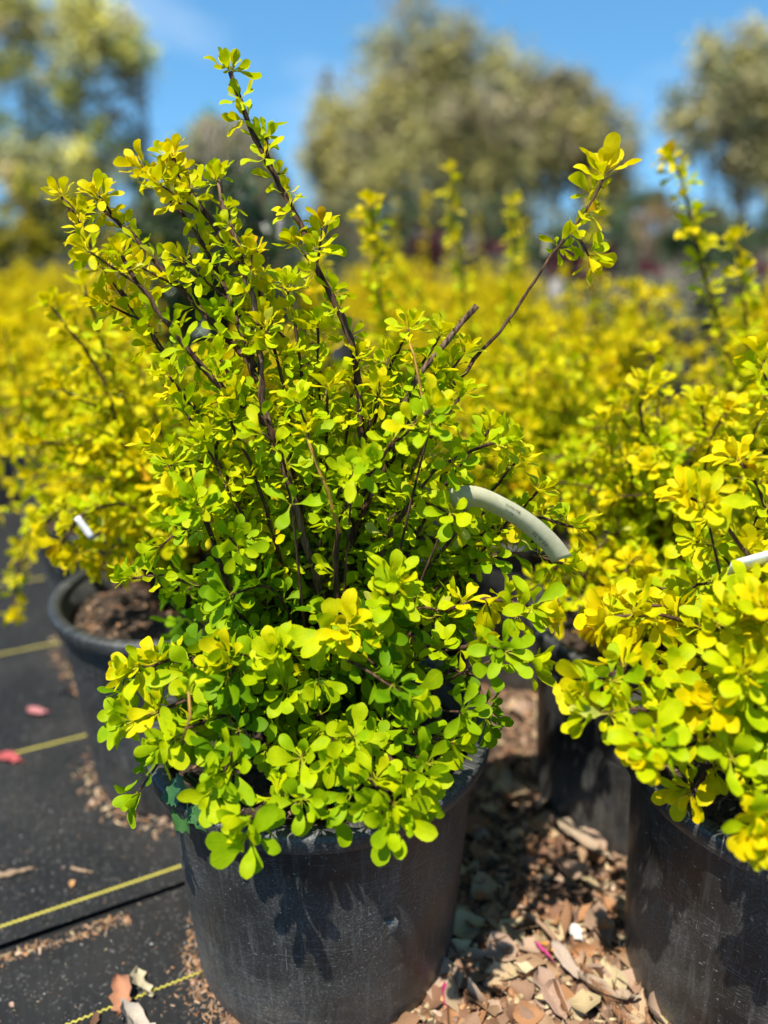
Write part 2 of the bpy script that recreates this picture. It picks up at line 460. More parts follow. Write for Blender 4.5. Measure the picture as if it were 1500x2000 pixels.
# ------------------------------------------------------------------ leaf prototypes
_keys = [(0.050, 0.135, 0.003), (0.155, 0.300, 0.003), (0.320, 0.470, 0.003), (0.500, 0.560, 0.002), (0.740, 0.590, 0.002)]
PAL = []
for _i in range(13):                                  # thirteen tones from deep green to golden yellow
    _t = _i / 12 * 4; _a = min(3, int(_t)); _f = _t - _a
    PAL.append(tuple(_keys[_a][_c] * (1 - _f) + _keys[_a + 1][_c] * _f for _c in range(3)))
PAL += [(0.600, 0.330, 0.004), (0.540, 0.550, 0.090)]  # orange, pale
PROFILE = [(0.0, 0.022), (0.12, 0.022), (0.26, 0.042), (0.42, 0.120), (0.58, 0.205), (0.72, 0.247), (0.84, 0.235), (0.93, 0.165), (0.985, 0.065), (1.0, 0.006)]
PROFILE_LO = [(0.0, 0.025), (0.28, 0.05), (0.55, 0.20), (0.75, 0.250), (0.92, 0.175), (1.0, 0.01)]
SHAPES = [(0.10, 0.22, 0.88), (-0.22, 0.30, 0.78), (0.30, 0.15, 0.95), (0.0, 0.45, 0.84), (-0.10, 0.10, 1.02), (0.42, 0.35, 0.74)]

def leaf_geo(profile, bend, fold, wf, seed=0, tipnarrow=0.0):
    rg = random.Random(seed)
    V, UV, Q = [], [], []
    for (v, w) in profile:
        w *= wf * (1 + rg.uniform(-0.05, 0.05))
        z = -bend * v * v * 0.6 + 0.05 * math.sin(v * 7 + seed)
        for s in (-1, 0, 1):
            V.append((s * w + 0.02 * math.sin(v * 4 + seed), v, z + abs(s) * w * fold + s * w * 0.12 * math.sin(v * 8 + seed * 2)))
            UV.append((0.5 + 0.5 * s, v))
    for i in range(len(profile) - 1):
        for k in (0, 1):
            a = i * 3 + k
            Q.append((a, a + 1, a + 4, a + 3))
    return np.array(V, np.float32), np.array(UV, np.float32), np.array(Q, np.int32)

GEO_HI = [leaf_geo(PROFILE, *s, seed=i) for i, s in enumerate(SHAPES)]
GEO_LO = [leaf_geo(PROFILE_LO, *s, seed=i) for i, s in enumerate(SHAPES)]
_proto_cache = {}
def leaf_proto(shape, col, pal=PAL, mat=None, key='b'):
    k = (shape, col, key)
    if k not in _proto_cache:
        V, UV, Q = GEO_HI[shape]
        T = np.tile(np.array(list(pal[col]) + [1.0], np.float32), (len(V), 1))
        _proto_cache[k] = mesh_np('leaf_%s' % key, V, Q, UV, T, mat or M_LEAF)
    return _proto_cache[k]

def bake_leaves(name, leaves, geo, pal=PAL, mat=None):
    """leaves: list of (shape, col, M3x3 columns incl. scale, pos, shade)"""
    Vs, Us, Qs, Ts = [], [], [], []
    off = 0
    for s in range(len(geo)):
        L = [l for l in leaves if l[0] == s]
        if not L: continue
        V, UV, Q = geo[s]
        A = np.array([l[2] for l in L], np.float32)            # n,3,3
        P = np.array([l[3] for l in L], np.float32)            # n,3
        W = np.einsum('nij,vj->nvi', A, V) + P[:, None, :]
        n, nv = len(L), len(V)
        Vs.append(W.reshape(-1, 3)); Us.append(np.tile(UV, (n, 1)))
        Qs.append((Q[None] + (np.arange(n) * nv)[:, None, None] + off).reshape(-1, 4))
        C = np.array([list(pal[l[1]]) + [1.0] for l in L], np.float32)
        Ts.append(np.repeat(C, nv, axis=0))
        off += n * nv
    return mesh_np(name, np.concatenate(Vs), np.concatenate(Qs), np.concatenate(Us), np.concatenate(Ts), mat or M_LEAF)

LIGHTBIAS = (SUN * 0.6 + Vector((0, 0, 0.55))).normalized()

def add_leaf(out, p, d, n, L, shape, col):
    d = d.normalized()
    n = n - d * n.dot(d)
    if n.length < 1e-4: n = d.orthogonal()
    n.normalize()
    x = d.cross(n)
    A = ((x.x * L, d.x * L, n.x * L), (x.y * L, d.y * L, n.y * L), (x.z * L, d.z * L, n.z * L))
    out.append((shape, col, A, (p.x, p.y, p.z)))

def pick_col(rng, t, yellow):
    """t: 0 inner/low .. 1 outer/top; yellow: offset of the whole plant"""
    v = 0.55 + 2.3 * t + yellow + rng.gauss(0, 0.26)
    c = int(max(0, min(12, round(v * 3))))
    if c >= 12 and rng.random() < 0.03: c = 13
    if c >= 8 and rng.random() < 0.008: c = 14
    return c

def rosette(out, rng, p, axis, n, L, t, yellow, spread=(28, 82), bias=0.42):
    axis = axis.normalized()
    u = axis.orthogonal().normalized(); v = axis.cross(u)
    a0 = rng.uniform(0, 6.28)
    yellow = yellow + rng.gauss(0, 0.38)
    for i in range(n):
        f = (i + 0.5) / n
        th = math.radians(spread[1] + (spread[0] - spread[1]) * f + rng.uniform(-9, 9))
        az = a0 + i * 2.39996 + rng.uniform(-0.35, 0.35)
        R = u * math.cos(az) + v * math.sin(az)
        d = axis * math.cos(th) + R * math.sin(th)
        d.z -= 0.05
        nn = axis * math.sin(th) - R * math.cos(th)
        nn = nn + LIGHTBIAS * bias
        nn = nn + Vector((rng.gauss(0, .16), rng.gauss(0, .16), rng.gauss(0, .16)))
        size = L * (0.62 + 0.48 * (1 - abs(f - 0.35) * 1.3)) * rng.uniform(0.78, 1.15)
        add_leaf(out, p + d * 0.001, d, nn, size, rng.randrange(len(SHAPES)), pick_col(rng, t + 0.12 * f, yellow))

def foliate(out, rng, pts, start=0.3, step=0.02, L0=0.030, L1=0.022, nl=(5, 9), t0=0.3, t1=0.9, yellow=0.0, end=1.0, tip=True, spread=(28, 82), dens=1.0):
    """rosettes along a resampled branch"""
    seg = [0.0]
    for a, b in zip(pts, pts[1:]): seg.append(seg[-1] + (b - a).length)
    tot = seg[-1]
    s = tot * start
    ph = rng.uniform(0, 6.28)
    j = 0
    while s < tot * end:
        while j < len(seg) - 2 and seg[j + 1] < s: j += 1
        f = (s - seg[j]) / max(1e-6, seg[j + 1] - seg[j])
        p = pts[j].lerp(pts[j + 1], f)
        t = (pts[j + 1] - pts[j]).normalized()
        u = t.orthogonal().normalized(); w = t.cross(u)
        ph += 2.39996 + rng.uniform(-0.3, 0.3)
        o = u * math.cos(ph) + w * math.sin(ph)
        fr = s / tot
        if rng.random() < dens:
            ax = o * 0.85 + t * 0.45 + Vector((0, 0, 0.28)) + LIGHTBIAS * 0.12
            L = L0 + (L1 - L0) * fr
            rosette(out, rng, p + o * 0.002, ax, rng.randint(*nl), L * rng.uniform(0.8, 1.15), t0 + (t1 - t0) * fr, yellow, spread)
        s += step * rng.uniform(0.75, 1.25)
    if tip:
        t = (pts[-1] - pts[-2]).normalized()
        rosette(out, rng, pts[-1], t + Vector((0, 0, 0.3)), nl[1] + 1, L1 * 1.05, t1 + 0.1, yellow, (12, 70))

def thorns(V, Q, rng, pts, rads, step=0.03):
    """three-way spines at the nodes, added to the branch's own mesh"""
    acc = 0
    for i in range(1, len(pts) - 1):
        acc += (pts[i] - pts[i - 1]).length
        if acc < step: continue
        acc = rng.uniform(-0.012, 0.0)
        t = (pts[i + 1] - pts[i - 1]).normalized()
        u = t.orthogonal().normalized(); w = t.cross(u)
        a = rng.uniform(0, 6.28)
        for k in range(rng.choice((1, 1, 2))):
            o = u * math.cos(a + k * 0.9) + w * math.sin(a + k * 0.9)
            base = pts[i] + o * rads[i] * 0.6
            tipp = base + (o * 0.9 - t * 0.25) * rng.uniform(0.007, 0.012)
            q = o.cross(t).normalized() * 0.0007
            b = len(V)
            V += [base + q, base - q, base + t * 0.0012, tipp]
            Q += [(b, b + 1, b + 3, b + 2)]

class Shrub:
    def __init__(self, seed):
        self.rng = random.Random(seed)
        self.br = []      # (V,Q,mat)
        self.leaves = []
    def branch(self, pts, r0, r1, mat=None, step=0.012, spines=False, sides=7, wiggle=0.0007, **fol):
        sp = spline(pts, step)
        rng = self.rng
        for i in range(1, len(sp) - 1):
            sp[i] = sp[i] + Vector((rng.gauss(0, wiggle), rng.gauss(0, wiggle), rng.gauss(0, wiggle)))
        n = len(sp)
        rad = [(r0 + (r1 - r0) * (i / (n - 1)) ** 0.8) * (1 + (0.16 if i % 2 else -0.05)) for i in range(n)]
        V, Q = tube_data(sp, rad, sides, rng, 0.06)
        if spines: thorns(V, Q, rng, sp, rad)
        self.br.append((V, Q, mat or M_BARK))
        if fol.pop('leafy', True):
            foliate(self.leaves, rng, sp, **fol)
        return sp

def fill_shrub(sh, base, n, rmin, rmax, zlow, ztop, sector=None, yellow=0.0, L=(0.030, 0.022), nodestep=0.021, nl=(5, 8), start=0.35, droop=0.02, t=(0.1, 0.85), sides=6, twigs=True, shape=0.5):
    rng = sh.rng
    base = Vector(base)
    for i in range(n):
        for _ in range(40):
            a = i * 2.39996 + rng.uniform(-0.3, 0.3)
            f = math.sqrt((i + rng.random()) / n)
            r = rmin + (rmax - rmin) * f
            zt = zlow + (ztop - zlow) * (1 - f ** 2.0) ** shape * rng.uniform(0.55, 1.0)
            tip = Vector((base.x + r * math.cos(a), base.y + r * math.sin(a), max(zlow, zt)))
            if sector is None or sector(tip): break
        b = base + Vector((rng.gauss(0, 0.025), rng.gauss(0, 0.025), 0))
        mid = b.lerp(tip, 0.5) + Vector((0, 0, 0.30 * (tip.z - b.z) * f + 0.025)) + Vector((rng.gauss(0, .012), rng.gauss(0, .012), 0))
        q = mid.lerp(tip, 0.55) + Vector((rng.gauss(0, .008), rng.gauss(0, .008), 0.012))
        tip.z -= droop * f
        ht = (tip.z - zlow) / max(0.01, ztop - zlow)
        pts = [b, b.lerp(mid, 0.5) + Vector((0, 0, 0.012)), mid, q, tip]
        spn = spline(pts, 0.016)
        m = len(spn)
        rad0, rad1 = rng.uniform(0.0026, 0.0040), 0.0010
        rad = [(rad0 + (rad1 - rad0) * k / (m - 1)) * (1 + (0.14 if k % 2 else -0.04)) for k in range(m)]
        V, Q = tube_data(spn, rad, sides, rng, 0.06)
        sh.br.append((V, Q, M_BARK))
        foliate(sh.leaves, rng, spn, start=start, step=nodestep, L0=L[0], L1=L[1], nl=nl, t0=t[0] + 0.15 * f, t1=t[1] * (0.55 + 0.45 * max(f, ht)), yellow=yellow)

# ------------------------------------------------------------------ ground
def grid_sheet(name, x0, x1, y0, y1, nx, ny, zf, mat):
    xs = np.linspace(x0, x1, nx); ys = np.linspace(y0, y1, ny)
    X, Y = np.meshgrid(xs, ys)
    Z = np.vectorize(zf)(X, Y)
    V = np.stack([X, Y, Z], -1).reshape(-1, 3)
    i = np.arange((ny - 1) * nx).reshape(ny - 1, nx)[:, :-1].ravel()
    Q = np.stack([i, i + 1, i + nx + 1, i + nx], 1)
    return mesh_np(name, V, Q, mat=mat)

def vnoise(x, y, s=1.0):
    return (math.sin(x * 9.1 * s + 1.3 * math.sin(y * 5.7 * s)) + math.sin(y * 11.3 * s + 1.7 * math.sin(x * 6.3 * s + 0.5)) + 0.6 * math.sin((x + y) * 23 * s + 2.0)) / 2.6

ground = obj('ground', grid_sheet('ground', -260, 260, -200, 320, 40, 40, lambda x, y: -0.03, M_GROUND))
tag(ground, 'bare brown nursery ground reaching to the trees', 'ground', kind='structure')

# fabric sheets lie turned by 26 degrees: local x runs along the stitching, local y across it
FA = math.radians(26.2)
FX = Vector((math.cos(FA), math.sin(FA), 0)); FY = Vector((-math.sin(FA), math.cos(FA), 0))
def to_fab(p): return (p.dot(FX), p.dot(FY))
e_edge = 0.5 * (to_fab(on(0, 1842))[1] + to_fab(on(340, 1742))[1])
s_low = 0.5 * (to_fab(on(120, 2000))[1] + to_fab(on(360, 1900))[1])
s_up1 = 0.5 * (to_fab(on(0, 1812))[1] + to_fab(on(330, 1702))[1])
s_up2 = 0.5 * (to_fab(on(0, 1480))[1] + to_fab(on(180, 1435))[1])
s_up3 = 0.5 * (to_fab(on(0, 1280))[1] + to_fab(on(60, 1265))[1])

def fab_lo(x, y): return -0.006 + 0.0015 * vnoise(x, y, 0.5)
def fab_hi(x, y):
    lift = 0.0035 * math.exp(-abs(y - e_edge) / 0.02)
    return 0.0015 + lift + 0.0016 * vnoise(x, y, 0.45)
fl = obj('ground_fabric', grid_sheet('ground_fabric', -3.0, 3.2, -1.6, e_edge + 0.10, 240, 130, fab_lo, M_FABRIC))
fl.rotation_euler = (0, 0, FA)
tag(fl, 'black woven ground fabric under the pots with a yellow stitched line', 'ground fabric', kind='structure')
ys_hi = [e_edge]
fh_me = grid_sheet('ground_fabric', -6.5, 8.0, e_edge, e_edge + 9.0, 420, 300, fab_hi, M_FABRIC)
fh = obj('ground_fabric', fh_me)
fh.rotation_euler = (0, 0, FA)
tag(fh, 'black woven ground fabric overlapping the lower sheet with its cut edge', 'ground fabric', kind='structure')

def stitch(parent, y, zf, x0, x1, width=0.0022, amp=0.0013, per=0.0052):
    """a woven zigzag thread, real thickness"""
    pts = []
    x = x0; k = 0
    while x < x1:
        pts.append((x, y + (amp if k % 4 in (1, 2) else -amp)))
        x += per / 2 if k % 2 == 0 else per * 0.12
        k += 1
    V, Q = [], []
    for i, (px, py) in enumerate(pts):
        z = zf(px, y)
        V += [(px, py - width, z + 0.0002), (px, py - width * 0.6, z + 0.0011), (px, py + width * 0.6, z + 0.0011), (px, py + width, z + 0.0002)]
    for i in range(len(pts) - 1):
        for k in range(3):
            a = i * 4 + k
            Q.append((a, a + 4, a + 5, a + 1))
    return obj('yellow_stitch', mesh_np('yellow_stitch', V, Q, mat=M_STITCH, smooth=False), parent)
stitch(fl, s_low, fab_lo, -1.0, 0.9, 0.0011, 0.0011)
for yy in (s_up1, s_up2, s_up3, s_up3 + (s_up3 - s_up2)):
    stitch(fh, yy, fab_hi, -2.2, 1.2, 0.0018, 0.0008)

# ------------------------------------------------------------------ pots
RIM = 0.31
POT_PROFILE_WALL = [(0.0, 0.002), (0.10, 0.002), (0.142, 0.001), (0.148, 0.003), (0.1505, 0.010), (0.152, 0.035), (0.1555, 0.09), (0.1600, 0.17), (0.1640, 0.24), (0.1665, 0.285), (0.1672, 0.298), (0.1625, 0.298), (0.1585, 0.24), (0.155, 0.19)]
POT_PROFILE_RIM = [(0.1650, 0.2915), (0.1795, 0.2890), (0.1812, 0.2910), (0.1826, 0.3050), (0.1818, 0.3080), (0.1795, 0.3099), (0.1690, 0.3100), (0.1655, 0.3085), (0.1640, 0.3050), (0.1620, 0.285)]
def wob(a, z): return 0.006 * math.sin(2 * a + 0.7) + 0.0025 * math.sin(5 * a + 1.1 + z * 9)
wv, wq = lathe(POT_PROFILE_WALL, 96, wob)
rv, rq = lathe(POT_PROFILE_RIM, 96, wob)
ME_WALL = mesh_np('pot_wall', wv, wq, mat=M_POT)
ME_RIM = mesh_np('pot_rim', rv, rq, mat=M_POT)
def soil_mesh(seed):
    rg = random.Random(seed)
    V, Q = [], []
    nr, na = 9, 48
    for i in range(nr):
        r = 0.1605 * (i + 0.02) / (nr - 1)
        for k in range(na):
            a = 2 * math.pi * k / na
            V.append((r * math.cos(a), r * math.sin(a), 0.268 + 0.012 * vnoise(r * math.cos(a) * 3 + seed, r * math.sin(a) * 3) * (1 - (i / (nr - 1)) ** 4) + (rg.uniform(-.003, .003))))
    for i in range(nr - 1):
        for k in range(na):
            j = (k + 1) % na
            Q.append((i * na + k, i * na + j, (i + 1) * na + j, (i + 1) * na + k))
    return mesh_np('soil', V, Q, mat=M_SOIL)
ME_SOIL = [soil_mesh(i) for i in range(3)]

def make_pot(x, y, label, group=None, rz=0.0, seed=0, s=1.0):
    e = empty('nursery_pot', (x, y, 0), label, 'pot', group, rz)
    e.scale = (s, s, 1)
    obj('wall', ME_WALL, e)
    obj('rim', ME_RIM, e)
    obj('soil', ME_SOIL[seed % 3], e)
    return e

P_MAIN = Vector((-0.0705, 0.753, RIM))
P_RIGHT = Vector((0.442, 0.685, RIM))
P_LEFT = on(345, 1145, RIM)
P_BACKR = on(1288, 1205, RIM)
P_FARL = on(240, 985, RIM)
P_BEH = on(700, 1030, RIM)

pot_main = make_pot(P_MAIN.x, P_MAIN.y, 'scuffed black plastic pot holding the tall golden shrub with the arched white tag', rz=0.4, seed=0, s=1.04)
pot_right = make_pot(P_RIGHT.x, P_RIGHT.y, 'scratched black pot beside the litter with vertical scrapes on its wall', rz=2.1, seed=1, s=1.04)
pot_left = make_pot(P_LEFT.x, P_LEFT.y, 'black pot by the fabric aisle with bark chips showing on its soil', rz=3.6, seed=2)
pot_backr = make_pot(P_BACKR.x, P_BACKR.y, 'black pot in dappled leaf shade standing behind the leaf litter', rz=5.0, seed=0)
pot_farl = make_pot(P_FARL.x, P_FARL.y, 'black pot half hidden behind the pot with bark chips on its soil', rz=1.0, seed=1)
# a torn flap of plastic on the main pot
def torn_flap():
    d = Vector((0.075, -0.150, 0)); d = d.normalized()
    sd = Vector((-d.y, d.x, 0))
    b = d * 0.1620 + Vector((0, 0, 0.175))
    rows = [(0.0, 0.0, 0.0), (0.004, 0.003, -0.004), (0.0065, 0.001, -0.011), (0.004, -0.002, -0.017), (0.0025, -0.003, -0.022)]
    V, Q = [], []
    for i, (o, s, z) in enumerate(rows):
        w = [0.006, 0.0055, 0.0045, 0.004, 0.0015][i]
        for k in (-1, 0, 1):
            V.append(b + d * (o + (0.0015 if k == 0 else 0)) + sd * (s + k * w) + Vector((0, 0, z + 0.001 * k)))
    for i in range(len(rows) - 1):
        for k in (0, 1):
            a = i * 3 + k; Q.append((a, a + 1, a + 4, a + 3))
    return V, Q
fv, fq = torn_flap()
tf = obj('torn_flap', mesh_np('torn_flap', fv, fq, mat=M_POT), pot_main)
tf.rotation_euler = (0, 0, -0.4)
tf['label'] = 'curled torn flap of plastic'

# ------------------------------------------------------------------ the main shrub
SOILZ = 0.265
MDY = 0.055
def px_path(rows): return [at(*r) for r in rows]
def mpath(rows): return [at(a, b, Y + MDY) for (a, b, Y) in rows]
def lean(rows): return [at(a, b, Y + MDY + 0.095 * min(1, max(0, (950 - b) / 750))) for (a, b, Y) in rows]
bm = Vector((P_MAIN.x, P_MAIN.y, SOILZ))
def base_pt(dx, dy): return bm + Vector((dx, dy, 0))
main = Shrub(11)
UP = dict(L0=0.026, L1=0.0205, nl=(6, 10), step=0.0118, yellow=1.0)
# (base offset, rows, r0, r1, extra)
def B(pts, r0, r1, mat=None, shoots=0, **k):
    sp_ = main.branch(pts, r0, r1, mat, **k)
    rg = main.rng
    n = len(sp_)
    for q in range(shoots):
        f = rg.uniform(k.get('start', .3), 0.93)
        i = min(n - 2, int(f * n))
        t = (sp_[i + 1] - sp_[i]).normalized()
        o = t.orthogonal().normalized(); o.rotate(Matrix.Rotation(rg.uniform(0, 6.28), 3, t))
        d = (t * 0.8 + o * 0.75 + Vector((0, 0, .25))).normalized()
        L = rg.uniform(.018, .055) * (1.15 - 0.4 * f)
        tw = spline([sp_[i], sp_[i] + d * L * .5 + t * .003, sp_[i] + d * L + t * .008], .008)
        m = len(tw)
        V, Q = tube_data(tw, [.0015 - .0006 * z / (m - 1) for z in range(m)], 6, rg, .08)
        main.br.append((V, Q, M_BARK))
        foliate(main.leaves, rg, tw, start=.35, step=.013, L0=k['L0'] * .95, L1=k['L1'] * 1.05, nl=(5, 8), t0=k['t0'] + .05, t1=k['t1'], yellow=k.get('yellow', 0))
    return sp_
trunk = B([base_pt(0.0, 0.0)] + lean([(632, 1330, .695), (625, 1165, .69), (590, 1040, .68), (560, 930, .675), (530, 850, .67), (512, 780, .67), (507, 700, .665), (500, 610, .66), (478, 530, .655), (466, 480, .65), (444, 425, .65), (432, 388, .65), (428, 352, .65)]), 0.0062, 0.0022, M_OLDBARK, spines=True, start=0.50, t0=0.35, t1=0.75, shoots=2, **UP)
B(lean([(543, 870, .672), (515, 825, .665), (460, 780, .655), (410, 735, .645), (360, 670, .64), (320, 620, .637), (290, 580, .635), (255, 530, .635), (238, 500, .636)]), 0.0040, 0.0018, spines=True, start=0.12, t0=0.3, t1=0.75, shoots=2, **UP)
B([base_pt(-.02, 0.01)] + lean([(600, 1330, .70), (520, 1080, .69), (430, 880, .675), (380, 780, .67), (350, 735, .67), (315, 680, .668), (280, 630, .666), (245, 580, .664), (215, 540, .662), (185, 500, .66), (160, 450, .66), (138, 405, .66), (122, 385, .66)]), 0.0045, 0.0020, spines=True, start=0.36, t0=0.3, t1=0.8, shoots=2, **UP)
B(lean([(505, 745, .668), (475, 695, .675), (425, 645, .685), (385, 595, .69), (325, 535, .695), (294, 500, .70), (260, 462, .70), (236, 440, .70), (208, 416, .70), (192, 392, .70)]), 0.0036, 0.0018, spines=True, start=0.08, t0=0.35, t1=0.85, shoots=2, **UP)
B(lean([(500, 715, .668), (485, 680, .675), (450, 590, .685), (430, 540, .69), (408, 498, .69), (380, 450, .69), (356, 414, .69), (330, 390, .69), (308, 366, .69), (303, 356, .69)]), 0.0032, 0.0016, spines=True, start=0.12, t0=0.35, t1=0.8, dens=0.8, shoots=2, **UP)
B(lean([(478, 530, .656), (450, 490, .665), (432, 462, .667), (416, 436, .668), (400, 416, .668), (386, 394, .668), (366, 366, .668), (342, 338, .668), (338, 308, .668)]), 0.0030, 0.0022, spines=True, start=0.06, t0=0.45, t1=0.85, shoots=2, **UP)
B([base_pt(0.012, 0.015)] + lean([(645, 1330, .71), (668, 1180, .71), (695, 1050, .71), (712, 930, .70), (705, 830, .69), (697, 725, .685), (685, 665, .68), (660, 600, .675), (630, 545, .672), (610, 500, .67), (595, 460, .668), (575, 415, .666), (550, 370, .665), (525, 320, .665), (497, 270, .663), (478, 215, .662), (462, 175, .66), (449, 140, .66)]), 0.0058, 0.0022, spines=True, start=0.40, t0=0.25, t1=0.75, shoots=2, **UP)
B(lean([(530, 328, .664), (516, 292, .662), (522, 262, .662)]), 0.0022, 0.0016, start=0.5, t0=0.6, t1=0.8, L0=0.018, L1=0.016, nl=(4, 6), step=0.016)
B([base_pt(0.01, 0.03)] + lean([(610, 1200, .72), (600, 900, .715), (612, 800, .715), (590, 715, .72), (565, 675, .72), (530, 630, .725), (515, 600, .725), (496, 545, .73)]), 0.0038, 0.0018, spines=True, start=0.50, t0=0.3, t1=0.8, shoots=2, **UP)
# the long branch to the right and its cut neighbour
B([base_pt(0.02, 0.0)] + lean([(655, 1300, .70), (682, 1080, .70), (720, 980, .695), (770, 880, .69), (820, 830, .69), (870, 770, .69), (910, 725, .692), (940, 685, .694), (975, 650, .696), (992, 625, .70), (1035, 562, .705)]), 0.0045, 0.0014, spines=True, start=0.40, end=0.80, t0=0.3, t1=0.7, tip=False, L0=0.027, L1=0.021, nl=(6, 9), step=0.014, yellow=.4)
B(lean([(1030, 569, .7045), (1078, 497, .71), (1120, 445, .715), (1160, 385, .715), (1178, 345, .715)]), 0.0014, 0.0014, spines=True, start=0.40, t0=0.75, t1=0.95, L0=0.025, L1=0.033, nl=(6, 9), step=0.0115, yellow=0.45)
B(lean([(1120, 445, .715), (1140, 480, .71), (1150, 500, .708)]), 0.0012, 0.0010, start=0.9, t0=0.8, t1=0.9, L0=0.026, L1=0.026, nl=(6, 7), step=0.02, yellow=.4)
B(lean([(768, 884, .69), (790, 790, .68), (820, 730, .675), (870, 670, .672), (900, 630, .67), (931, 597, .668)]), 0.0034, 0.0026, M_OLDBARK, spines=True, start=0.05, end=0.72, tip=False, t0=0.4, t1=0.7, dens=0.8, L0=0.025, L1=0.018, nl=(4, 7), step=0.018)
# orange young shoots
B(lean([(826, 800, .668), (818, 735, .665), (800, 672, .665)]), 0.0016, 0.0010, M_SHOOT, start=0.15, t0=0.6, t1=0.9, L0=0.02, L1=0.012, nl=(2, 4), step=0.012, yellow=0.5)
B(lean([(665, 1040, .62), (640, 960, .612), (618, 905, .605), (598, 850, .60)]), 0.0018, 0.0011, M_SHOOT, start=0.15, t0=0.6, t1=0.9, L0=0.023, L1=0.014, nl=(3, 5), step=0.018, yellow=0.3)
B(lean([(355, 1450, .50), (372, 1400, .505), (368, 1350, .51)]), 0.0014, 0.0010, M_SHOOT, start=0.5, t0=0.3, t1=0.6, L0=0.02, L1=0.016, nl=(2, 3), step=0.02)
LOW = dict(L0=0.032, L1=0.029, nl=(7, 10), step=0.022)
MID = dict(L0=0.029, L1=0.026, nl=(6, 10), step=0.018)
def low(off, rows, r=0.0040, r1=0.0013, t=(0.2, 0.7), start=0.35, kw=LOW, **k):
    d = dict(kw); d.update(k); d.setdefault('yellow', 0.35)
    return B([base_pt(*off)] + mpath(rows), r, r1, start=start, t0=t[0], t1=t[1], **d)
low((.0, -.02), [(655, 1330, .675), (658, 1200, .665), (662, 1030, .655), (700, 950, .645), (770, 868, .635), (840, 800, .63)], .0050, .0018, (0.25, 0.75), 0.42, MID)
low((.02, 0), [(690, 1300, .69), (740, 1100, .67), (790, 1000, .66), (850, 920, .65), (920, 880, .645), (980, 860, .645)], .0045, .0014, (0.15, 0.75), 0.42, MID)
low((.03, .02), [(720, 1300, .70), (830, 1150, .70), (930, 1050, .69), (1030, 1010, .68), (1120, 1030, .68)], .004, .0013, (0.2, 0.9), 0.4, MID)
low((.03, .01), [(720, 1320, .68), (840, 1210, .64), (950, 1170, .61), (1050, 1190, .60)], .004, .0013, (0.25, 1.0), 0.4, LOW)
low((.03, -.01), [(730, 1350, .66), (860, 1270, .60), (960, 1265, .575), (1030, 1290, .565)], .004, .0013, (0.2, 0.75), 0.4, LOW)
low((.03, .0), [(760, 1250, .68), (900, 1110, .68), (1010, 1080, .67), (1100, 1100, .67)], .0036, .0012, (0.2, 0.8), 0.4, MID)
low((-.03, -.01), [(560, 1350, .66), (430, 1290, .605), (330, 1290, .585), (262, 1312, .575)], .004, .0013, (0.25, 1.0), 0.4, LOW)
low((-.03, -.02), [(560, 1380, .645), (410, 1360, .575), (320, 1385, .555), (262, 1408, .55)], .0036, .0013, (0.25, 0.75), 0.45, LOW)
low((-.02, .0), [(570, 1320, .68), (480, 1220, .665), (400, 1150, .65), (320, 1125, .645), (258, 1130, .64)], .0036, .0013, (0.2, 0.75), 0.4, MID)
low((-.02, -.01), [(560, 1300, .66), (470, 1200, .64), (425, 1090, .625), (400, 1010, .615), (350, 975, .605)], .0042, .0015, (0.2, 0.8), 0.42, MID)
low((-.01, -.04), [(600, 1470, .585), (585, 1520, .535), (545, 1560, .505), (500, 1590, .492), (488, 1600, .487)], .0028, .0014, (0.2, 0.7), 0.55, LOW, yellow=0.4)
low((.01, -.04), [(650, 1460, .585), (700, 1500, .53), (740, 1540, .500), (765, 1570, .488)], .0028, .0014, (0.2, 0.6), 0.60, LOW)
low((-.02, -.03), [(580, 1440, .59), (510, 1460, .545), (450, 1480, .525)], .0028, .0013, (0.2, 0.6), 0.5, LOW)
low((0, -.03), [(620, 1400, .60), (640, 1420, .555), (655, 1470, .53)], .003, .0014, (0.15, 0.5), 0.45, LOW)
low((.03, -.03), [(700, 1400, .61), (800, 1430, .56), (880, 1450, .545)], .003, .0013, (0.15, 0.5), 0.5, LOW)
low((.02, -.04), [(690, 1440, .58), (760, 1480, .53), (810, 1520, .51)], .0026, .0013, (0.15, 0.5), 0.55, LOW)
low((0, -.04), [(620, 1500, .56), (610, 1555, .52), (640, 1580, .505)], .002, .0011, (0.1, 0.45), 0.5, LOW, nl=(3, 5))
low((-.03, -.03), [(520, 1400, .60), (430, 1400, .56), (350, 1430, .54), (325, 1450, .535)], .003, .0013, (0.15, 0.5), 0.5, LOW)
low((.02, -.02), [(680, 1300, .64), (690, 1240, .595), (675, 1225, .575)], .003, .0015, (0.2, 0.75), 0.6, LOW)
low((.02, -.02), [(720, 1270, .63), (760, 1180, .60), (770, 1140, .59)], .003, .0015, (0.25, 0.9), 0.55, LOW)
low((-.01, -.02), [(600, 1300, .63), (560, 1290, .585), (540, 1280, .565)], .003, .0015, (0.2, 0.65), 0.5, LOW)
low((-.01, -.02), [(560, 1330, .62), (500, 1290, .58), (450, 1290, .56)], .003, .0015, (0.2, 0.75), 0.5, LOW)
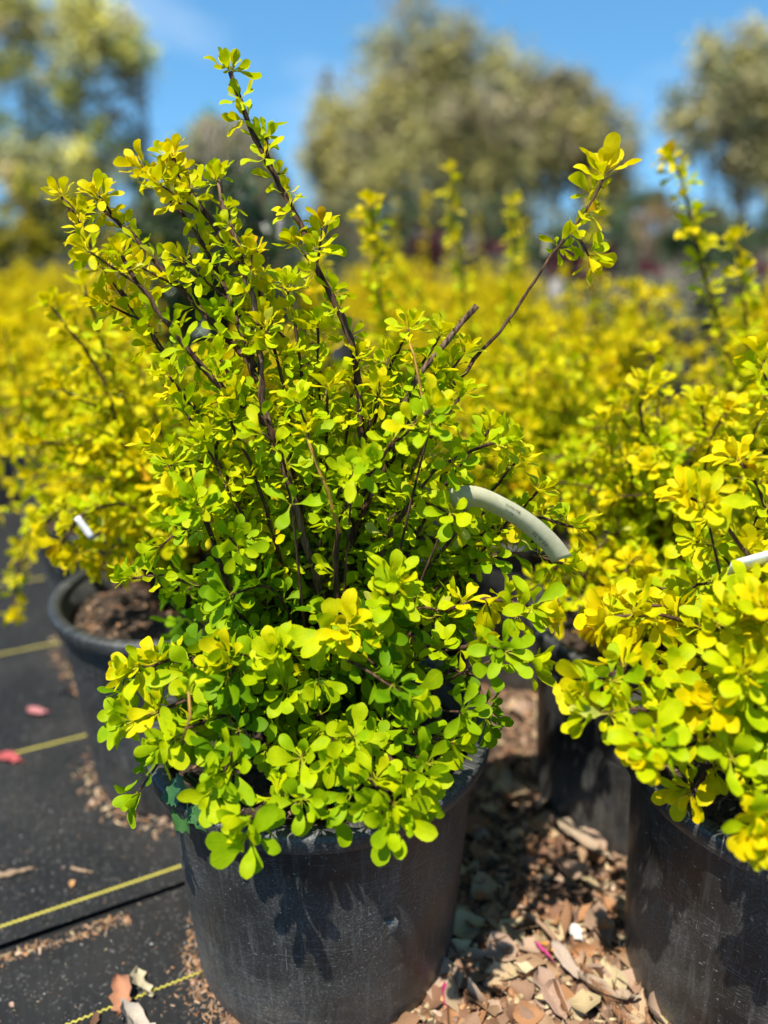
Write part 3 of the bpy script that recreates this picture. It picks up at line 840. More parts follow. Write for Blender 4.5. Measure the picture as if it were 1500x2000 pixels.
# the star-shaped leaf rosettes that stand out at the branch ends
def stars(sh, bpt, rows, dy=0.0):
    rg = sh.rng
    for (px, py, Y, n, L, yel, ax) in rows:
        p = at(px, py, Y + dy)
        root = Vector((bpt.x + 0.45 * (p.x - bpt.x), bpt.y + 0.45 * (p.y - bpt.y), min(p.z - 0.02, SOILZ + 0.06)))
        sp_ = spline([root, root.lerp(p, .6) + Vector((0, 0, .012)), p], .012)
        m = len(sp_)
        V, Q = tube_data(sp_, [0.0019 - 0.0009 * k / (m - 1) for k in range(m)], 6, rg, .08)
        sh.br.append((V, Q, M_BARK))
        rosette(sh.leaves, rg, p, Vector(ax), n + 1, L * 0.80, 0.55, yel, (25, 84), 0.25)
AX, AXL, AXR, AXD = (0, -.75, .6), (-.5, -.6, .5), (.5, -.6, .5), (0, -.85, .15)
stars(main, bm, [(490, 1632, .484, 9, .044, .7, AXD), (768, 1600, .485, 9, .046, .35, AXD), (590, 1560, .500, 7, .034, .2, AXD), (690, 1545, .505, 8, .036, .2, AXD), (420, 1540, .505, 8, .038, .3, AXD), (650, 1235, .575, 9, .046, .25, AX), (765, 1165, .585, 9, .040, .6, AX),
                 (1010, 1200, .60, 9, .038, .9, AXR), (960, 1290, .575, 9, .040, .5, AXR), (275, 1300, .575, 10, .040, .9, AXL), (250, 1395, .56, 8, .038, .6, AXL),
                 (452, 1500, .525, 8, .042, .3, AX), (385, 985, .605, 10, .038, .6, AXL), (570, 985, .62, 6, .034, .2, AX), (690, 1440, .535, 8, .042, .1, AX),
                 (840, 830, .625, 8, .034, .4, AX), (560, 1350, .565, 8, .040, .1, AX), (830, 1490, .525, 8, .042, .3, AXR), (690, 920, .62, 8, .034, .5, AX), (880, 1000, .63, 8, .034, .3, AX),
                 (590, 1480, .53, 8, .040, .1, AX), (520, 1290, .57, 8, .040, .4, AX), (380, 1310, .565, 8, .042, .5, AX), (900, 1390, .55, 7, .038, .1, AXR)], MDY)
for (a, b_, Y) in [(560, 560, .72), (620, 640, .72), (560, 700, .71), (640, 760, .70), (600, 830, .69), (450, 820, .66), (400, 870, .65), (360, 800, .66), (700, 700, .72), (740, 760, .70), (330, 735, .67),
                  (860, 655, .73), (905, 690, .72), (800, 640, .73), (900, 770, .70), (955, 840, .68), (760, 700, .73), (850, 730, .71), (1010, 900, .68), (1050, 960, .68), (430, 700, .69), (520, 640, .70), (300, 870, .66), (330, 900, .65)]:
    p_ = at(a, b_, Y)
    low((main.rng.gauss(0, .02), main.rng.gauss(0.02, .02)), [(632 + (a - 632) * .30, 1250, .70), (632 + (a - 632) * .62, b_ + 170, Y), (a, b_, Y)], .0030, .0013, (.3, .75), .55, MID, L0=.027, L1=.022, step=.015, yellow=.6)
# inner fill: low dome all round, taller at the back
def sector_main(t):
    dx, dy = t.x - bm.x, t.y - bm.y
    if dy < -0.14 and t.z < 0.335: return False
    if dy < -0.20: return False
    # keep the middle trunk in sight
    if abs(dx + 0.01) < 0.045 and dy < -0.02 and 0.40 < t.z: return False
    return True
fill_shrub(main, bm, 34, 0.05, 0.215, 0.325, 0.56, sector_main, yellow=-0.7, L=(0.032, 0.028), nodestep=0.026, nl=(5, 8), start=0.38, t=(0.05, 0.6))  # inner leaves coloured deeper green, which also paints in shade inside the crown
fill_shrub(main, bm + Vector((0, 0.05, 0)), 24, 0.05, 0.19, 0.45, 0.72, None, yellow=0.3, L=(0.027, 0.023), nodestep=0.019, nl=(5, 8), start=0.42, t=(0.1, 0.7))

def proj(p):
    d = Vector(p) - Vector((0, 0, EYE))
    z = d.y * _cp - d.z * _sp
    return 750 + F_PX * d.x / z, 1000 - F_PX * (d.y * _sp + d.z * _cp) / z, z
def open_stem(sh, rows, half, keep=0.12):
    rg = random.Random(77)
    out = []
    for lf in sh.leaves:
        A = lf[2]
        c = (lf[3][0] + A[0][1] * .65, lf[3][1] + A[1][1] * .65, lf[3][2] + A[2][1] * .65)
        x, y_, z = proj(c)
        hit = False
        for (x0, y0, Y0), (x1, y1, Y1) in zip([(a, b, c_ + MDY) for a, b, c_ in rows], [(a, b, c_ + MDY) for a, b, c_ in rows[1:]]):
            if min(y0, y1) <= y_ <= max(y0, y1):
                t = (y_ - y0) / (y1 - y0)
                if abs(x - (x0 + (x1 - x0) * t)) < half and c[1] < Y0 + (Y1 - Y0) * t + 0.004: hit = True
        if not hit or rg.random() < keep: out.append(lf)
    sh.leaves = out
open_stem(main, [(628, 1180, .69), (590, 1040, .68), (560, 930, .675), (530, 850, .67), (512, 780, .69), (507, 700, .69)], 26)
open_stem(main, [(657, 1210, .68), (660, 1030, .68)], 22)
open_stem(main, [(672, 1110, .70), (720, 980, .695), (770, 880, .69)], 18)
main.leaves = [lf for lf in main.leaves if not (lambda q: 1140 < q[1] < 1275 and q[0] < 285)(proj((lf[3][0] + lf[2][0][1] * .6, lf[3][1] + lf[2][1][1] * .6, lf[3][2] + lf[2][2][1] * .6)))]
open_stem(main, [(900, 950, .66), (935, 968, .655), (985, 993, .645), (1035, 1025, .64), (1075, 1062, .637), (1100, 1092, .636)], 42, 0.05)
open_stem(main, [(620, 1420, .70), (625, 1180, .69)], 12, 0.5)
# ------------------------------------------------------------------ the right-hand shrub
br_ = Vector((P_RIGHT.x, P_RIGHT.y, SOILZ))
right = Shrub(23)
def rlow(rows, r=0.0038, r1=0.0013, t=(0.4, 1.0), start=0.38, kw=LOW, **k):
    d = dict(kw); d.update(k); d.setdefault('yellow', 0.6)
    rg = right.rng
    return right.branch([br_ + Vector((rg.gauss(0, .02), rg.gauss(0, .02), 0))] + px_path(rows), r, r1, start=start, t0=t[0], t1=t[1], spines=True, **d)
rlow([(1450, 1390, .63), (1330, 1330, .60), (1220, 1310, .585), (1150, 1335, .575)])
rlow([(1450, 1420, .62), (1340, 1390, .575), (1230, 1385, .56), (1160, 1395, .555)], t=(0.3, 0.8))
rlow([(1480, 1330, .65), (1390, 1240, .64), (1290, 1200, .635), (1190, 1205, .63)])
rlow([(1470, 1290, .66), (1390, 1180, .66), (1290, 1185, .66), (1240, 1180, .66)], kw=MID)
rlow([(1500, 1280, .64), (1480, 1130, .64), (1420, 1030, .64), (1365, 985, .64), (1345, 970, .64)], kw=MID)
rlow([(1530, 1250, .66), (1520, 1080, .66), (1480, 950, .67), (1440, 900, .67)], kw=MID)
rlow([(1460, 1440, .60), (1370, 1440, .545), (1310, 1450, .53), (1280, 1465, .525)], t=(0.3, 0.8))
rlow([(1500, 1480, .58), (1490, 1540, .52), (1480, 1580, .50), (1478, 1610, .49)], t=(0.4, 0.9), yellow=0.5)
rlow([(1540, 1480, .58), (1530, 1580, .51), (1520, 1640, .48)], t=(0.4, 0.9), yellow=0.5)
rlow([(1480, 1400, .61), (1430, 1380, .57), (1395, 1380, .55)], t=(0.3, 0.8))
rlow([(1480, 1340, .63), (1440, 1250, .60), (1420, 1200, .59)], t=(0.4, 1.0))
rlow([(1520, 1330, .62), (1500, 1230, .58), (1490, 1190, .57)], t=(0.4, 1.0))
rlow([(1490, 1380, .60), (1470, 1330, .56), (1450, 1310, .55)], t=(0.3, 0.9))
rlow([(1560, 1200, .65), (1560, 980, .65), (1530, 840, .66), (1500, 760, .67), (1490, 700, .68)], kw=MID, r=0.0042)
stars(right, br_, [(1195, 1330, .58, 10, .040, .9, AXL), (1275, 1440, .535, 10, .042, .8, AXL), (1300, 1320, .58, 9, .040, .8, AX), (1375, 985, .635, 9, .036, 1.0, AX),
                  (1480, 1615, .49, 8, .040, 1.0, AXD), (1425, 1480, .53, 8, .040, .7, AX), (1400, 1220, .60, 9, .040, 1.0, AX), (1470, 1150, .60, 9, .038, .9, AX), (1450, 1350, .56, 9, .040, .7, AX)])
def sector_r(t): return not (t.y < br_.y - 0.14 and t.z < 0.34)
fill_shrub(right, br_, 38, 0.05, 0.225, 0.325, 0.60, sector_r, yellow=0.5, L=(0.031, 0.027), nodestep=0.023, nl=(5, 8), start=0.38, t=(0.15, 0.9))

# ------------------------------------------------------------------ near shrubs of the second row
def mid_shrub(seed, base, n1, r, ztop, yellow, extra=None, L=(0.031, 0.025), zlow=0.335):
    s = Shrub(seed)
    fill_shrub(s, base, n1, 0.05, r, zlow, ztop, None, yellow=yellow, L=L, nodestep=0.023, nl=(5, 8), start=0.36, t=(0.2, 1.0), sides=5)
    fill_shrub(s, Vector(base), n1 // 3, 0.03, r * 0.6, 0.5, ztop + 0.05, None, yellow=yellow, L=(L[0] * 0.9, L[1] * 0.9), nodestep=0.022, nl=(5, 7), start=0.45, t=(0.3, 1.0), sides=5)
    for rows in (extra or []):
        s.branch([Vector(base) + Vector((s.rng.gauss(0, .02), s.rng.gauss(0, .02), 0))] + px_path(rows), 0.0042, 0.0018, sides=5, start=0.32, t0=0.4, t1=1.0, L0=0.034, L1=0.028, nl=(6, 9), step=0.016, yellow=yellow)
    return s
def b_of(P): return Vector((P.x, P.y, SOILZ))
left = mid_shrub(31, b_of(P_LEFT) + Vector((-0.01, 0.05, 0)), 44, 0.225, 0.66, 0.75, zlow=0.40, extra=[
    [(330, 1000, 1.10), (275, 850, 1.08), (235, 760, 1.06), (190, 640, 1.05), (165, 560, 1.05)],
    [(310, 1010, 1.08), (250, 880, 1.05), (190, 720, 1.03), (100, 600, 1.03)],
    [(330, 1050, 1.05), (250, 990, 0.98), (170, 1000, 0.94), (120, 1060, 0.93)],
    [(330, 1080, 1.05), (260, 1060, .99), (200, 1100, .96)], [(345, 1060, 1.07), (300, 1040, 1.0), (255, 1100, .97)],
    [(320, 1040, 1.06), (230, 1020, 1.02), (150, 1080, 1.0)], [(330, 980, 1.06), (270, 900, 1.02), (230, 860, 1.0)], [(330, 950, 1.08), (220, 820, 1.04), (120, 760, 1.02)], [(310, 950, 1.08), (170, 880, 1.04), (60, 860, 1.02)]])
backr = mid_shrub(37, b_of(P_BACKR), 46, 0.23, 0.64, 0.75, extra=[
    [(1270, 1000, .98), (1260, 880, .97), (1250, 790, .96), (1265, 750, .96)],
    [(1310, 1000, .98), (1370, 860, .97), (1370, 790, .96)],
    [(1300, 1030, .98), (1450, 880, .97), (1490, 800, .96), (1500, 740, .96)],
    [(1270, 1100, .96), (1190, 1100, .92), (1130, 1090, .90)],
    [(1250, 1130, .95), (1160, 1150, .89), (1105, 1195, .87)], [(1260, 1120, .94), (1200, 1170, .87), (1170, 1225, .85)], [(1250, 1100, .96), (1150, 1120, .92), (1090, 1150, .92)], [(1280, 1130, .93), (1250, 1180, .86), (1230, 1230, .84)]])
farl = mid_shrub(41, b_of(P_FARL), 44, 0.25, 0.64, 1.0, extra=[
    [(200, 900, 1.45), (90, 830, 1.42), (30, 740, 1.42), (10, 640, 1.42)],
    [(200, 940, 1.40), (90, 1000, 1.30), (40, 1100, 1.25), (25, 1190, 1.22)]])
P_BR2 = on(1470, 1000, RIM)
br2 = mid_shrub(43, b_of(P_BR2), 40, 0.24, 0.66, 0.8, extra=[
    [(1460, 900, 1.36), (1440, 740, 1.34), (1415, 670, 1.33), (1372, 520, 1.32), (1350, 430, 1.31), (1330, 350, 1.30), (1312, 312, 1.30)],
    [(1470, 860, 1.36), (1465, 700, 1.35), (1450, 560, 1.34), (1440, 470, 1.34)]])
beh = mid_shrub(47, b_of(P_BEH), 40, 0.24, 0.62, 0.8, extra=[
    [(720, 850, 1.33), (760, 700, 1.33), (740, 560, 1.33), (725, 400, 1.33)],
    [(700, 850, 1.33), (640, 690, 1.33), (620, 520, 1.33)]])

P_SPK = Vector((0.30, 1.86, 0))
spk = mid_shrub(53, b_of(P_SPK), 34, 0.24, 0.60, 0.9, extra=[
    [(940, 760, 1.84), (905, 560, 1.83), (885, 420, 1.82), (878, 335, 1.82)],
    [(960, 760, 1.84), (1000, 560, 1.84), (1003, 400, 1.84)],
    [(930, 780, 1.84), (830, 600, 1.83), (735, 480, 1.83), (700, 430, 1.83)]])
P_GAP = Vector((0.27, 1.42, 0))
gap = mid_shrub(59, b_of(P_GAP), 40, 0.25, 0.64, 1.0)
make_pot(P_GAP.x, P_GAP.y, 'black pot under the golden shrub beyond the arched white tag', rz=2.9, seed=1)
make_pot(P_SPK.x, P_SPK.y, 'black pot beneath the golden shrub with three thin leafy spikes', rz=0.9, seed=0)
make_pot(P_BR2.x, P_BR2.y, 'black pot under the golden shrub with the tall leaning spike', rz=0.2, seed=2)
make_pot(P_BEH.x, P_BEH.y, 'black pot glimpsed through the stems of the tall golden shrub', rz=1.7, seed=1)

# ------------------------------------------------------------------ which leaves show largest: those become parts
near = [main, right, left, backr, farl, br2, beh, spk, gap]
tv, tf_, off = [], [], 0
for s in near:
    for (sh, c, A, p) in s.leaves:
        A3 = np.array(A); p3 = np.array(p)
        for q in ((0, .28, 0), (-.23, .7, 0.04), (.23, .7, 0.04), (0, 1, 0)):
            tv.append(tuple(A3 @ np.array(q) + p3))
        tf_.append((off, off + 1, off + 3, off + 2)); off += 4
bvh = BVHTree.FromPolygons(tv, tf_)
EYEV = Vector((0, 0, EYE))
RX = Vector((1, 0, 0)); FWD = Vector((0, _cp, -_sp)); UPV = Vector((0, _sp, _cp))
def largest(sh, first, count):
    score = []
    for i, (s, c, A, p) in enumerate(sh.leaves):
        A3 = np.array(A)
        vis = 0
        for q in ((0, .6, .02), (0, .85, .02), (.1, .72, .03), (-.1, .72, .03)):
            w = Vector(A3 @ np.array(q)) + Vector(p)
            d = w - EYEV
            z = d.dot(FWD)
            if z < 0.1 or abs(d.dot(RX) / z * F_PX) > 760 or abs(d.dot(UPV) / z * F_PX) > 1010: continue
            hit = bvh.ray_cast(EYEV, d.normalized(), d.length * 1.05)
            if hit[2] == first + i or hit[2] is None: vis += 1
        if not vis: continue
        n = Vector(A3[:, 2]); L = n.length
        area = vis / 4 * (L / z) ** 2 * (0.25 + abs(n.normalized().dot(d.normalized())))
        score.append((area, i))
    score.sort(reverse=True)
    return set(i for _, i in score[:count])

def build_shrub(sh, name, base, label, cat, group, first, nparts, geo=GEO_HI):
    e = empty(name, base, label, cat, group)
    b = Vector(base)
    for (V, Q, mat) in sh.br:
        obj('branch', mesh_np('branch', [v - b for v in V], Q, mat=mat), e)
    top = largest(sh, first, nparts) if nparts else set()
    rest = []
    for i, (s, c, A, p) in enumerate(sh.leaves):
        lp = (p[0] - b.x, p[1] - b.y, p[2] - b.z)
        if i in top:
            M = Matrix(((A[0][0], A[0][1], A[0][2], lp[0]), (A[1][0], A[1][1], A[1][2], lp[1]), (A[2][0], A[2][1], A[2][2], lp[2]), (0, 0, 0, 1)))
            obj('leaf', leaf_proto(s, c), e, M=M)
        else:
            rest.append((s, c, A, lp))
    f = obj('foliage', bake_leaves('foliage', rest, geo), e)
    f['kind'] = 'stuff'
    return e

first = 0
specs = [(main, P_MAIN, 'tall golden barberry with long dark stems rising from the scuffed pot', 300, GEO_HI),
         (right, P_RIGHT, 'yellow barberry spilling over the rim of the scratched pot beside the litter', 300, GEO_HI),
         (left, P_LEFT, 'golden barberry above the pot with bark chips on its soil', 200, GEO_LO),
         (backr, P_BACKR, 'golden barberry in the dappled pot behind the leaf litter', 200, GEO_LO),
         (farl, P_FARL, 'golden barberry drooping towards the fabric aisle over the half hidden pot', 120, GEO_LO),
         (br2, P_BR2, 'golden barberry with one tall leaning leafy spike', 120, GEO_LO),
         (beh, P_BEH, 'golden barberry standing right behind the tall dark stems', 60, GEO_LO),
         (spk, P_SPK, 'golden barberry with three thin leafy spikes in the rows behind', 40, GEO_LO),
         (gap, P_GAP, 'golden barberry filling the gap beyond the arched white tag', 80, GEO_LO)]
for sh, P, lab, npart, geo in specs:
    build_shrub(sh, 'barberry_shrub', (P.x, P.y, SOILZ), lab, 'shrub', None, first, npart, geo)
    first += len(sh.leaves)

# ------------------------------------------------------------------ the field of barberries behind
def field_proto(seed, n, r, ztop, spikes, yellow):
    s = Shrub(seed)
    z0 = Vector((0, 0, SOILZ))
    fill_shrub(s, z0, n, 0.04, r, 0.34, ztop, None, yellow=yellow, L=(0.032, 0.027), nodestep=0.027, nl=(4, 7), start=0.35, t=(0.3, 1.05), sides=4)
    fill_shrub(s, z0, n // 2, 0.03, r * 0.75, 0.48, ztop + 0.03, None, yellow=yellow, L=(0.030, 0.024), nodestep=0.026, nl=(4, 7), start=0.5, t=(0.5, 1.1), sides=4)
    for k in range(spikes):
        a = s.rng.uniform(0, 6.28); q = s.rng.uniform(0.06, 0.16)
        tipz = ztop + s.rng.uniform(0.06, 0.24)
        s.branch([z0, Vector((q * .4 * math.cos(a), q * .4 * math.sin(a), 0.45)), Vector((q * math.cos(a), q * math.sin(a), tipz))], 0.004, 0.0018, sides=4, start=0.5, t0=0.5, t1=1.0, L0=0.027, L1=0.022, nl=(4, 7), step=0.022, yellow=yellow)
    V, Q, o = [], [], 0
    for (v, q, m) in s.br:
        V += v; Q += [tuple(i + o for i in f) for f in q]; o += len(v)
    zz = Vector((0, 0, SOILZ))
    stems = mesh_np('stems', [v - zz for v in V], Q, mat=M_BARK)
    lv = [(a, c, A, (p[0], p[1], p[2] - SOILZ)) for (a, c, A, p) in s.leaves]
    return stems, bake_leaves('foliage', lv, GEO_LO)
PROTO = [field_proto(101 + i, 30, 0.23 + 0.015 * (i % 3), 0.60 + 0.035 * (i % 4), [1, 0, 2, 1, 0, 1][i], [1.2, 1.5, 1.1, 1.6, 1.3, 1.7][i]) for i in range(6)]
fr = random.Random(5)
taken = [P_MAIN, P_RIGHT, P_LEFT, P_BACKR, P_FARL, P_BR2, P_BEH, P_SPK, P_GAP]
DARK = on(430, 760, 0.35); DARK = Vector((-0.53, 2.55, 0))
CONE = Vector((-0.60, 3.35, 0))
spots = []
row = 0
y = 1.62
while y < 6.6:
    x = -0.60 - 0.62 * (y - 1.47) - 0.0
    x = max(x, -0.62 * y - 0.3) + fr.uniform(-.08, .08)
    x += 0.22 if row % 2 else 0
    while x < 0.60 * y + 0.45:
        px, py = x + fr.uniform(-.05, .05), y + fr.uniform(-.05, .05)
        ok = all((Vector((px, py, 0)) - Vector((t.x, t.y, 0))).length > 0.36 for t in taken + spots)
        ok = ok and (Vector((px, py, 0)) - DARK).length > 0.48 and (Vector((px, py, 0)) - CONE).length > 0.45
        if py > 2.25 and px > 0.16 * py: ok = ok and fr.random() < (0.35 if py < 3.4 else 0.0)
        if py > 4.9: ok = False
        if ok: spots.append(Vector((px, py, 0)))
        x += 0.47
    y += 0.44; row += 1
for i, p in enumerate(spots):
    k = fr.randrange(6)
    a = fr.uniform(0, 6.28)
    sc = fr.uniform(0.86, 1.17)
    make_pot(p.x, p.y, 'black nursery pot in the rows behind, mostly hidden under golden foliage', 'pots in the rows behind', fr.uniform(0, 6), fr.randrange(3))
    e = empty('barberry_shrub', (p.x, p.y, SOILZ), 'blurred golden barberry in the rows behind the front pots', 'shrub', 'golden barberries in the rows behind', a)
    e.scale = (sc, sc, sc)
    st = obj('stems', PROTO[k][0], e); st['kind'] = 'stuff'
    fo = obj('foliage', PROTO[k][1], e); fo['kind'] = 'stuff'

# ------------------------------------------------------------------ weed growing in the main pot
WPAL = [(0.030, 0.095, 0.025), (0.045, 0.125, 0.030)]
def weed_leaf(seed, L, W):
    prof = [(0, .02), (.15, .02), (.22, .10), (.30, .30), (.36, .24), (.46, .40), (.52, .30), (.62, .33), (.68, .22), (.80, .20), (.86, .10), (1.0, .005)]
    V, UV, Q = leaf_geo([(a, w * W / 0.8) for a, w in prof], 0.35, 0.22, 1.0, seed)
    T = np.tile(np.array(list(WPAL[seed % 2]) + [1], np.float32), (len(V), 1))
    return mesh_np('leaf', V * L, Q, UV, T, M_DARKLEAF)
def put_leaf(parent, me, p, d, n, name='leaf'):
    d = d.normalized(); n = (n - d * n.dot(d)).normalized(); x = d.cross(n)
    M = Matrix(((x.x, d.x, n.x, p.x), (x.y, d.y, n.y, p.y), (x.z, d.z, n.z, p.z), (0, 0, 0, 1)))
    return obj(name, me, parent, M=M)
w0 = on(400, 1555, .272)
weed = empty('weed', w0, 'dark green toothed weed growing at the rim of the scuffed pot', 'weed')
for k, (tx, ty, tY, L) in enumerate([(312, 1553, .318, .046), (330, 1618, .285, .048), (425, 1590, .325, .034), (402, 1625, .300, .034)]):
    tp = on(tx, ty, tY)
    st = on(tx + (385 - tx) * 0.9, ty + (1535 - ty) * 0.85, 0.326)
    L = (tp - st).length * 1.05
    put_leaf(weed, weed_leaf(k, L, 1.0), st - w0, tp - st, Vector((-.2, -.5, .8)))
sv, sq = [], []
for k in range(3):
    a, b_ = tube_data([Vector((0, 0, 0)), Vector((-.006 * k, -.004, .02)), Vector((-.012 * k, -.01, .035))], [.0016, .0014, .001], 5)
    o = len(sv); sv += a; sq += [tuple(i + o for i in f) for f in b_]
obj('stalk', mesh_np('stalk', sv, sq, mat=plain('weed_stalk', (0.10, 0.17, 0.04))), weed)
w1 = on(640, 1575, .272); w1.y += 0.012
weed2 = empty('weed', w1, 'small dark green seedling on the soil behind the pot rim', 'weed')
for k in range(7):
    a = k * 0.9
    d = Vector((math.cos(a), math.sin(a) * .7, 0.35))
    put_leaf(weed2, weed_leaf(k + 4, .026, .9), d * 0.004, d, Vector((0, -.2, 1)))

# ------------------------------------------------------------------ plant tags
def ribbon(name, path, width_dir, w, thick, mat):
    """a bent strip with real thickness along path; width_dir(i) gives the half-width direction"""
    V, Q = [], []
    n = len(path)
    fr_ = []
    for i, p in enumerate(path):
        t = (path[min(i + 1, n - 1)] - path[max(0, i - 1)]).normalized()
        wd = width_dir; wd = (wd - t * wd.dot(t)).normalized()
        nn = t.cross(wd)
        fr_.append((p, t, wd, nn))
        for sx, sz in ((-1, -1), (1, -1), (1, 1), (-1, 1)):
            V.append(p + wd * w * sx + nn * thick * sz)
    for i in range(n - 1):
        for k in range(4):
            j = (k + 1) % 4
            Q.append((i * 4 + k, i * 4 + j, i * 4 + 4 + j, i * 4 + 4 + k))
    Q.append((0, 3, 2, 1)); Q.append(((n - 1) * 4, (n - 1) * 4 + 1, (n - 1) * 4 + 2, (n - 1) * 4 + 3))
    return mesh_np(name, V, Q, mat=mat, smooth=False), fr_

tp = spline(mpath([(880, 975, .66), (930, 970, .64), (985, 993, .627), (1035, 1025, .62), (1075, 1062, .617), (1097, 1092, .616)]), 0.004)
tm, tfr = ribbon('tag', tp, Vector((0.25, -0.36, 0.90)), 0.0108, 0.00022, M_TAG)
t_e = empty('plant_tag', (0, 0, 0), 'arched pale plastic tag with grey print hanging in the tall golden shrub', 'tag')
obj('strip', tm, t_e)
def tag_text(body, s0, across, size, name):
    """lettering bent along the strip, read from its far end (upside down as it hangs)"""
    cu = bpy.data.curves.new(name, 'FONT'); cu.body = body; cu.size = size; cu.resolution_u = 2
    to = bpy.data.objects.new(name, cu); COL.objects.link(to)
    dg = bpy.context.evaluated_depsgraph_get()
    me = bpy.data.meshes.new_from_object(to.evaluated_get(dg))
    bpy.data.objects.remove(to); bpy.data.curves.remove(cu)
    seg = [0.0]
    for a, b_ in zip(tp, tp[1:]): seg.append(seg[-1] + (b_ - a).length)
    for v in me.vertices:
        s = s0 - v.co.x
        j = 0
        while j < len(seg) - 2 and seg[j + 1] < s: j += 1
        f = (s - seg[j]) / (seg[j + 1] - seg[j])
        p, t, wd, nn = tfr[j]
        pos = tp[j].lerp(tp[j + 1], f)
        side = -1 if nn.dot(EYEV - pos) < 0 else 1
        v.co = pos + wd * (across - v.co.y) + nn * side * 0.0006
    me.materials.clear(); me.materials.append(M_INK)
    return obj(name, me, t_e)
tl = sum((b_ - a).length for a, b_ in zip(tp, tp[1:]))
tag_text('Berberis', tl * 0.56, 0.0066, 0.0042, 'printed_line')
tag_text('Aurea', tl * 0.53, 0.0005, 0.0036, 'printed_line')
tag_text('05-A-50', tl * 0.86, -0.0022, 0.0058, 'printed_line')

def stick_tag(p, d, wdir, L, w, label, mat=M_WHITETAG):
    d = d.normalized()
    path = [p + d * (L * k / 8) + Vector((0, 0, -0.0015 * k)) for k in range(9)]
    me, _ = ribbon('plant_tag', [q - p for q in path], wdir, w, 0.0005, mat)
    o = obj('plant_tag', me, loc=p)
    return tag(o, label, 'tag', None)
stick_tag(at(1425, 1110, .62), Vector((1, 0.15, 0.42)), Vector((-0.3, -.5, .8)), .07, .010, 'bright white tag among the leaves of the shrub over the scratched pot')
stick_tag(at(548, 470, 1.40), Vector((0.03, 0, 1)), Vector((1, 0.1, 0)), .045, .006, 'grey white upright tag behind the tall dark stems', M_WOOD)
stick_tag(at(985, 800, 1.75), Vector((0.2, 0, 1)), Vector((1, 0, 0)), .03, .014, 'small white tag lost in the golden foliage of the rows')
stick_tag(at(150, 1010, .93), Vector((0.5, 0, -.5)), Vector((1, 0.3, .5)), .022, .004, 'scrap of white tag in the shrub beside the fabric aisle')
stick_tag(at(1066, 500, 1.9), Vector((0.05, 0, 1)), Vector((1, 0.2, 0)), .05, .009, 'pale grey upright tag above the golden rows', M_TAG)

# ------------------------------------------------------------------ dark shrub, weeping conifer
DPAL = [(0.012, 0.035, 0.010), (0.020, 0.060, 0.014), (0.035, 0.085, 0.020), (0.030, 0.050, 0.018)]
dk = Shrub(71)
rg = dk.rng
DSH = []
for i in range(60):
    a = i * 2.4; f = math.sqrt((i + .5) / 60)
    r = 0.05 + 0.29 * f
    tip = DARK + Vector((r * math.cos(a), r * math.sin(a), 0.52 + 0.50 * math.sqrt(max(0, 1 - f * f)) * rg.uniform(.85, 1.05)))
    b0 = DARK + Vector((0, 0, SOILZ))
    mid = b0.lerp(tip, .6) + Vector((0, 0, .06))
    sp_ = spline([b0, mid, tip], 0.03)
    V, Q = tube_data(sp_, [0.004 - 0.0028 * k / (len(sp_) - 1) for k in range(len(sp_))], 5)
    dk.br.append((V, Q, M_BARK))
    for q in range(6, len(sp_)):
        for _ in range(3):
            d = Vector((rg.gauss(0, 1), rg.gauss(0, 1), rg.gauss(.3, .7))).normalized()
            add_leaf(dk.leaves, sp_[q] + d * .004, d, Vector((rg.gauss(0, .4), rg.gauss(0, .4), 1)), rg.uniform(.035, .055), rg.randrange(6), rg.randrange(4))
e = empty('evergreen_shrub', (DARK.x, DARK.y, SOILZ), 'dark glossy green shrub standing among the golden rows', 'shrub')
bb = Vector((DARK.x, DARK.y, SOILZ))
for (V, Q, m_) in dk.br:
    obj('branch', mesh_np('branch', [v - bb for v in V], Q, mat=m_), e)
f_ = obj('foliage', bake_leaves('foliage', [(a, c, A, (p[0] - bb.x, p[1] - bb.y, p[2] - bb.z)) for (a, c, A, p) in dk.leaves], GEO_LO, DPAL, M_DARKLEAF), e)
f_['kind'] = 'stuff'
make_pot(DARK.x, DARK.y, 'black pot under the dark glossy evergreen shrub', None, 0, 1)

def strands(name, n, fn, cols, seed, w=0.003):
    rg = random.Random(seed)
    V, Q, T = [], [], []
    for i in range(n):
        pts = fn(rg, i)
        o = len(V)
        side = Vector((rg.gauss(0, 1), rg.gauss(0, 1), 0)).normalized() * w
        c = rg.choice(cols)
        k = rg.uniform(.7, 1.25)
        for j, p in enumerate(pts):
            s = side * (1 - 0.8 * j / (len(pts) - 1))
            V += [p - s, p + s]
            T += [[c[0] * k, c[1] * k, c[2] * k, 1]] * 2
        for j in range(len(pts) - 1):
            a = o + j * 2
            Q.append((a, a + 1, a + 3, a + 2))
    return mesh_np(name, V, Q, None, np.array(T), M_FARLEAF)
def cone_strand(rg, i):
    h = rg.uniform(0.40, 1.22) if i % 3 else rg.uniform(.90, 1.22)
    rr = 0.03 + 0.25 * max(0, (1.24 - h) / 0.4) ** 0.6
    rr = min(rr, .22)
    a = rg.uniform(0, 6.28)
    r = rr * math.sqrt(rg.random())
    b = Vector((r * math.cos(a), r * math.sin(a), h))
    o = Vector((math.cos(a), math.sin(a), 0))
    L = rg.uniform(.05, .16)
    return [b, b + o * L * .25 + Vector((0, 0, L * .05)), b + o * L * .42 - Vector((0, 0, L * .35)), b + o * L * .5 - Vector((0, 0, L * .85))]
e = empty('weeping_conifer', (CONE.x, CONE.y, 0), 'brownish weeping conifer rising behind the dark evergreen shrub', 'shrub')
f_ = obj('foliage', strands('foliage', 5200, cone_strand, [(.26, .20, .14), (.22, .22, .09), (.32, .29, .15), (.15, .15, .06), (.34, .30, .25)], 3), e)
f_['kind'] = 'stuff'
